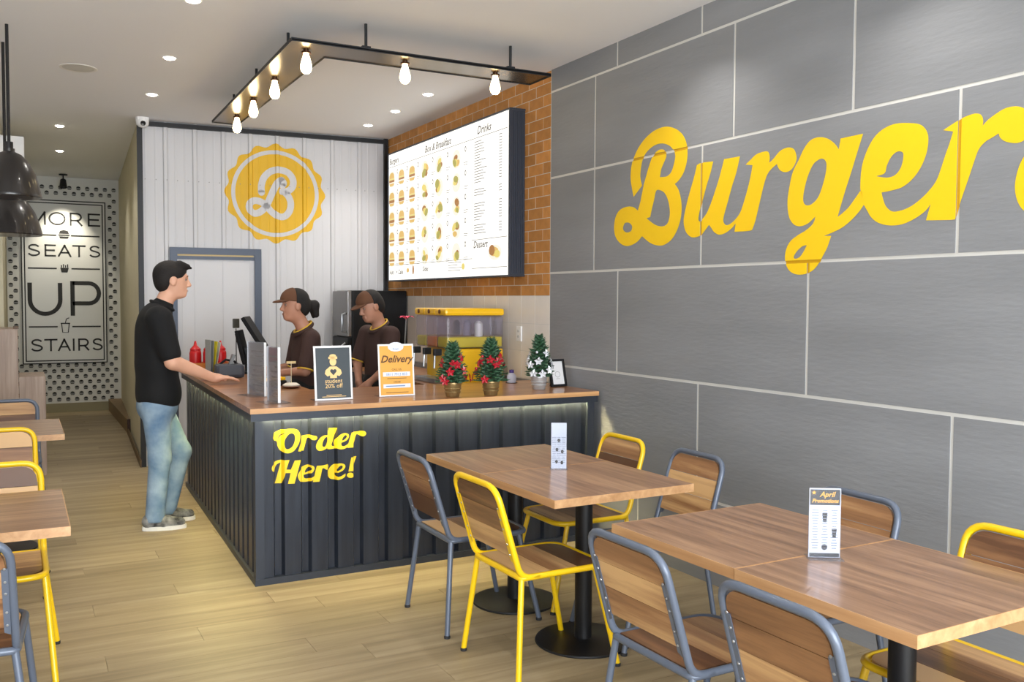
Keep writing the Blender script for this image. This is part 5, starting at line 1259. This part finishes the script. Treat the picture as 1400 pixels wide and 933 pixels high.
def staff(base, label, hc, F, bf, s, arms, pony, logo, trouser):
    """bf: where the chest faces; arms: list of (shoulder, elbow, wrist, hand dir, hand up, side)"""
    t = thing('person', label, 'person', base)
    B = frame_(bf); P = lambda a, b_, z: tuple(np.array((base[0], base[1], 0))+B@np.array((a, b_, 0))+np.array((0, 0, z)))
    z0 = arms[0][0][2]
    neck = (np.array(P(.0, 0, z0+.03)), np.array(hc)+F@np.array((-.025, 0, -.09)))
    body = head_prims(hc, F, s)+[('cap', tuple(neck[0]), tuple(neck[1]), .055, .048, .03), ('cap', P(0, -.09, z0), P(0, .09, z0), .055, .055, .04), ('cap', P(0, 0, z0-.05), P(0, 0, .85), .07, .07, .04)]
    for sh, el, wr, hd, hu, sd in arms:
        body += [('cap', sh, el, .042, .036, .02), ('cap', el, wr, .037, .023, .02)]+hand_prims(wr, hd, hu, sd, .92, .12 if pony else .35)
    for sg in (-1, 1): body += [('cap', P(0, sg*.08, .85), P(0, sg*.09, .45), .07, .05, .03), ('cap', P(0, sg*.09, .45), P(0, sg*.09, .06), .045, .035, .03)]
    sdf_obj('body', body, .006, M_skinB, t, .025, base)
    face_bits(hc, F, s, t, base, M_hair)
    hp = lambda a, b_, d: tuple(np.array(hc)+F@(np.array((a, b_, d))*s))
    hair = [('ell', hp(-.03, 0, .02), (.088*s, .083*s, .085*s), F, .02), ('ell', hp(-.06, 0, -.02), (.05, .066, .06), F, .02), ('sub', hp(.085, 0, -.03), (.082, .13, .11), F, .01), ('sub', hp(.0, .085, -.015), (.018, .02, .03), F, .006), ('sub', hp(.0, -.085, -.015), (.018, .02, .03), F, .006)]
    if pony: hair += [('cap', hp(-.105, 0, .01), hp(-.15, 0, .005), .026, .034, .02), ('cap', hp(-.15, 0, .0), hp(-.165, 0, -.07), .034, .022, .02), ('cap', hp(-.13, .01, -.02), hp(-.15, .02, -.085), .02, .012, .01)]
    sdf_obj('hair', hair, .005, M_hair, t, .02, base)
    cap_obj(t, hc, F, base, s)
    kd = .80 if pony else .86
    shirt = [('ell', P(0, 0, z0-.10), (.105*kd, .18, .17), B, .04), ('ell', P(0, 0, z0-.28), (.115*kd, .165, .22), B, .05), ('ell', P(0, 0, z0-.46), (.125*kd, .17, .15), B, .05), ('cap', P(0, -.10, z0+.005), P(0, .10, z0+.005), .050, .050, .05)]
    for sh, el, wr, hd, hu, sd in arms: shirt.append(('cap', sh, sl(sh, el, .84), .060 if pony else .068, .052 if pony else .058, .04))
    shirt.append(('cut', (0, 0, z0-.52), (0, 0, -1)))
    sdf_obj('polo_shirt', shirt, .007, M_pol2, t, .04, base)
    nc = neck[0]*.55+neck[1]*.45
    for dz, rr, mm, nm in ((0, .066, M_pol2, 'collar'), (.018, .062, M_trim, 'collar_piping')):
        ring = [tuple(nc+np.array((0, 0, dz-.02))+B@np.array((rr*math.cos(a), rr*math.sin(a), -.040*math.cos(a)))-np.array(base)) for a in [2*PI*i/20 for i in range(20)]]
        MB().tube(ring, .014 if nm == 'collar' else .006, 8, closed=True).build(nm, mm, t, True)
    for sh, el, wr, hd, hu, sd in arms:
        a = Vector(sl(sh, el, .96)); d = (Vector(el)-Vector(sh)).normalized(); u_ = d.orthogonal().normalized(); v_ = d.cross(u_)
        MB().tube([tuple(a+(u_*math.cos(q_)+v_*math.sin(q_))*(.053 if pony else .0585)-Vector(base)) for q_ in [2*PI*i/18 for i in range(18)]], .006, 6, closed=True).build('sleeve_piping', M_trim, t, True)
    tr = [('ell', P(0, 0, .82), (.13*kd, .175, .17), B, .05)]
    for sg in (-1, 1): tr += [('cap', P(0, sg*.08, .80), P(0, sg*.09, .45), .085, .062, .03), ('cap', P(0, sg*.09, .45), P(0, sg*.09, .07), .06, .05, .03)]
    sdf_obj('trousers', tr+[('cut', (0, 0, .05), (0, 0, -1))], .009, M_apr, t, .03, base)
    sdf_obj('apron', [('ell', P(.02, 0, .74), (.135*kd, .18, .26), B, .03), ('cut', P(.0, 0, .7), tuple(B@np.array((-1, 0, 0)))), ('cut', (0, 0, z0-.28), (0, 0, 1))], .008, M_apr, t, .03, base)
    for sg in (-1, 1): sdf_obj('shoe', [('cap', P(-.03, sg*.09, .045), P(.15, sg*.1, .04), .042, .036), ('cut', (0, 0, .004), (0, 0, -1))], .009, M_lace, t, .03, base)
    if logo:
        q = MB(); c0 = np.array(P(.076, logo, z0-.085)); q.lathe([(.001, .004), (.008, .003), (.014, .0)], 8, tuple(c0-np.array(base)), Vector((0, 0, 1)).rotation_difference(Vector(B@np.array((.8, -.5, .1)))).to_matrix()); q.build('shirt_logo', M_trim, t)
    return t
bw_ = (1.825, 6.5, 0)
staff(bw_, 'cashier in a brown polo and cap with a black ponytail, facing the customer', (1.745, 6.50, 1.452), frame_((-1, -.05, 0)), (-1, -.12, 0), .94,
      [((1.815, 6.335, 1.225), (1.755, 6.29, 1.0), (1.635, 6.40, .985), (-.9, .3, -.1), (0, 0, 1), 1), ((1.815, 6.665, 1.225), (1.77, 6.70, 1.0), (1.60, 6.66, .99), (-.95, -.1, -.1), (0, 0, 1), -1)], True, None, M_apr)
bs_ = (2.43, 6.62, 0)
staff(bs_, 'worker in a brown polo and cap looking down beside the fridge', (2.345, 6.60, 1.445), frame_((-.92, -.22, -.30), (-.25, 0, 1)), (-1, -.22, 0), .95,
      [((2.385, 6.79, 1.235), (2.31, 6.80, 1.02), (2.25, 6.60, .875), (.25, -.35, -.8), (-.8, -.5, 0), 1), ((2.455, 6.46, 1.235), (2.42, 6.38, 1.02), (2.295, 6.48, .885), (-.75, .1, -.65), (-.4, -.6, .5), -1)], False, -.10, M_apr)
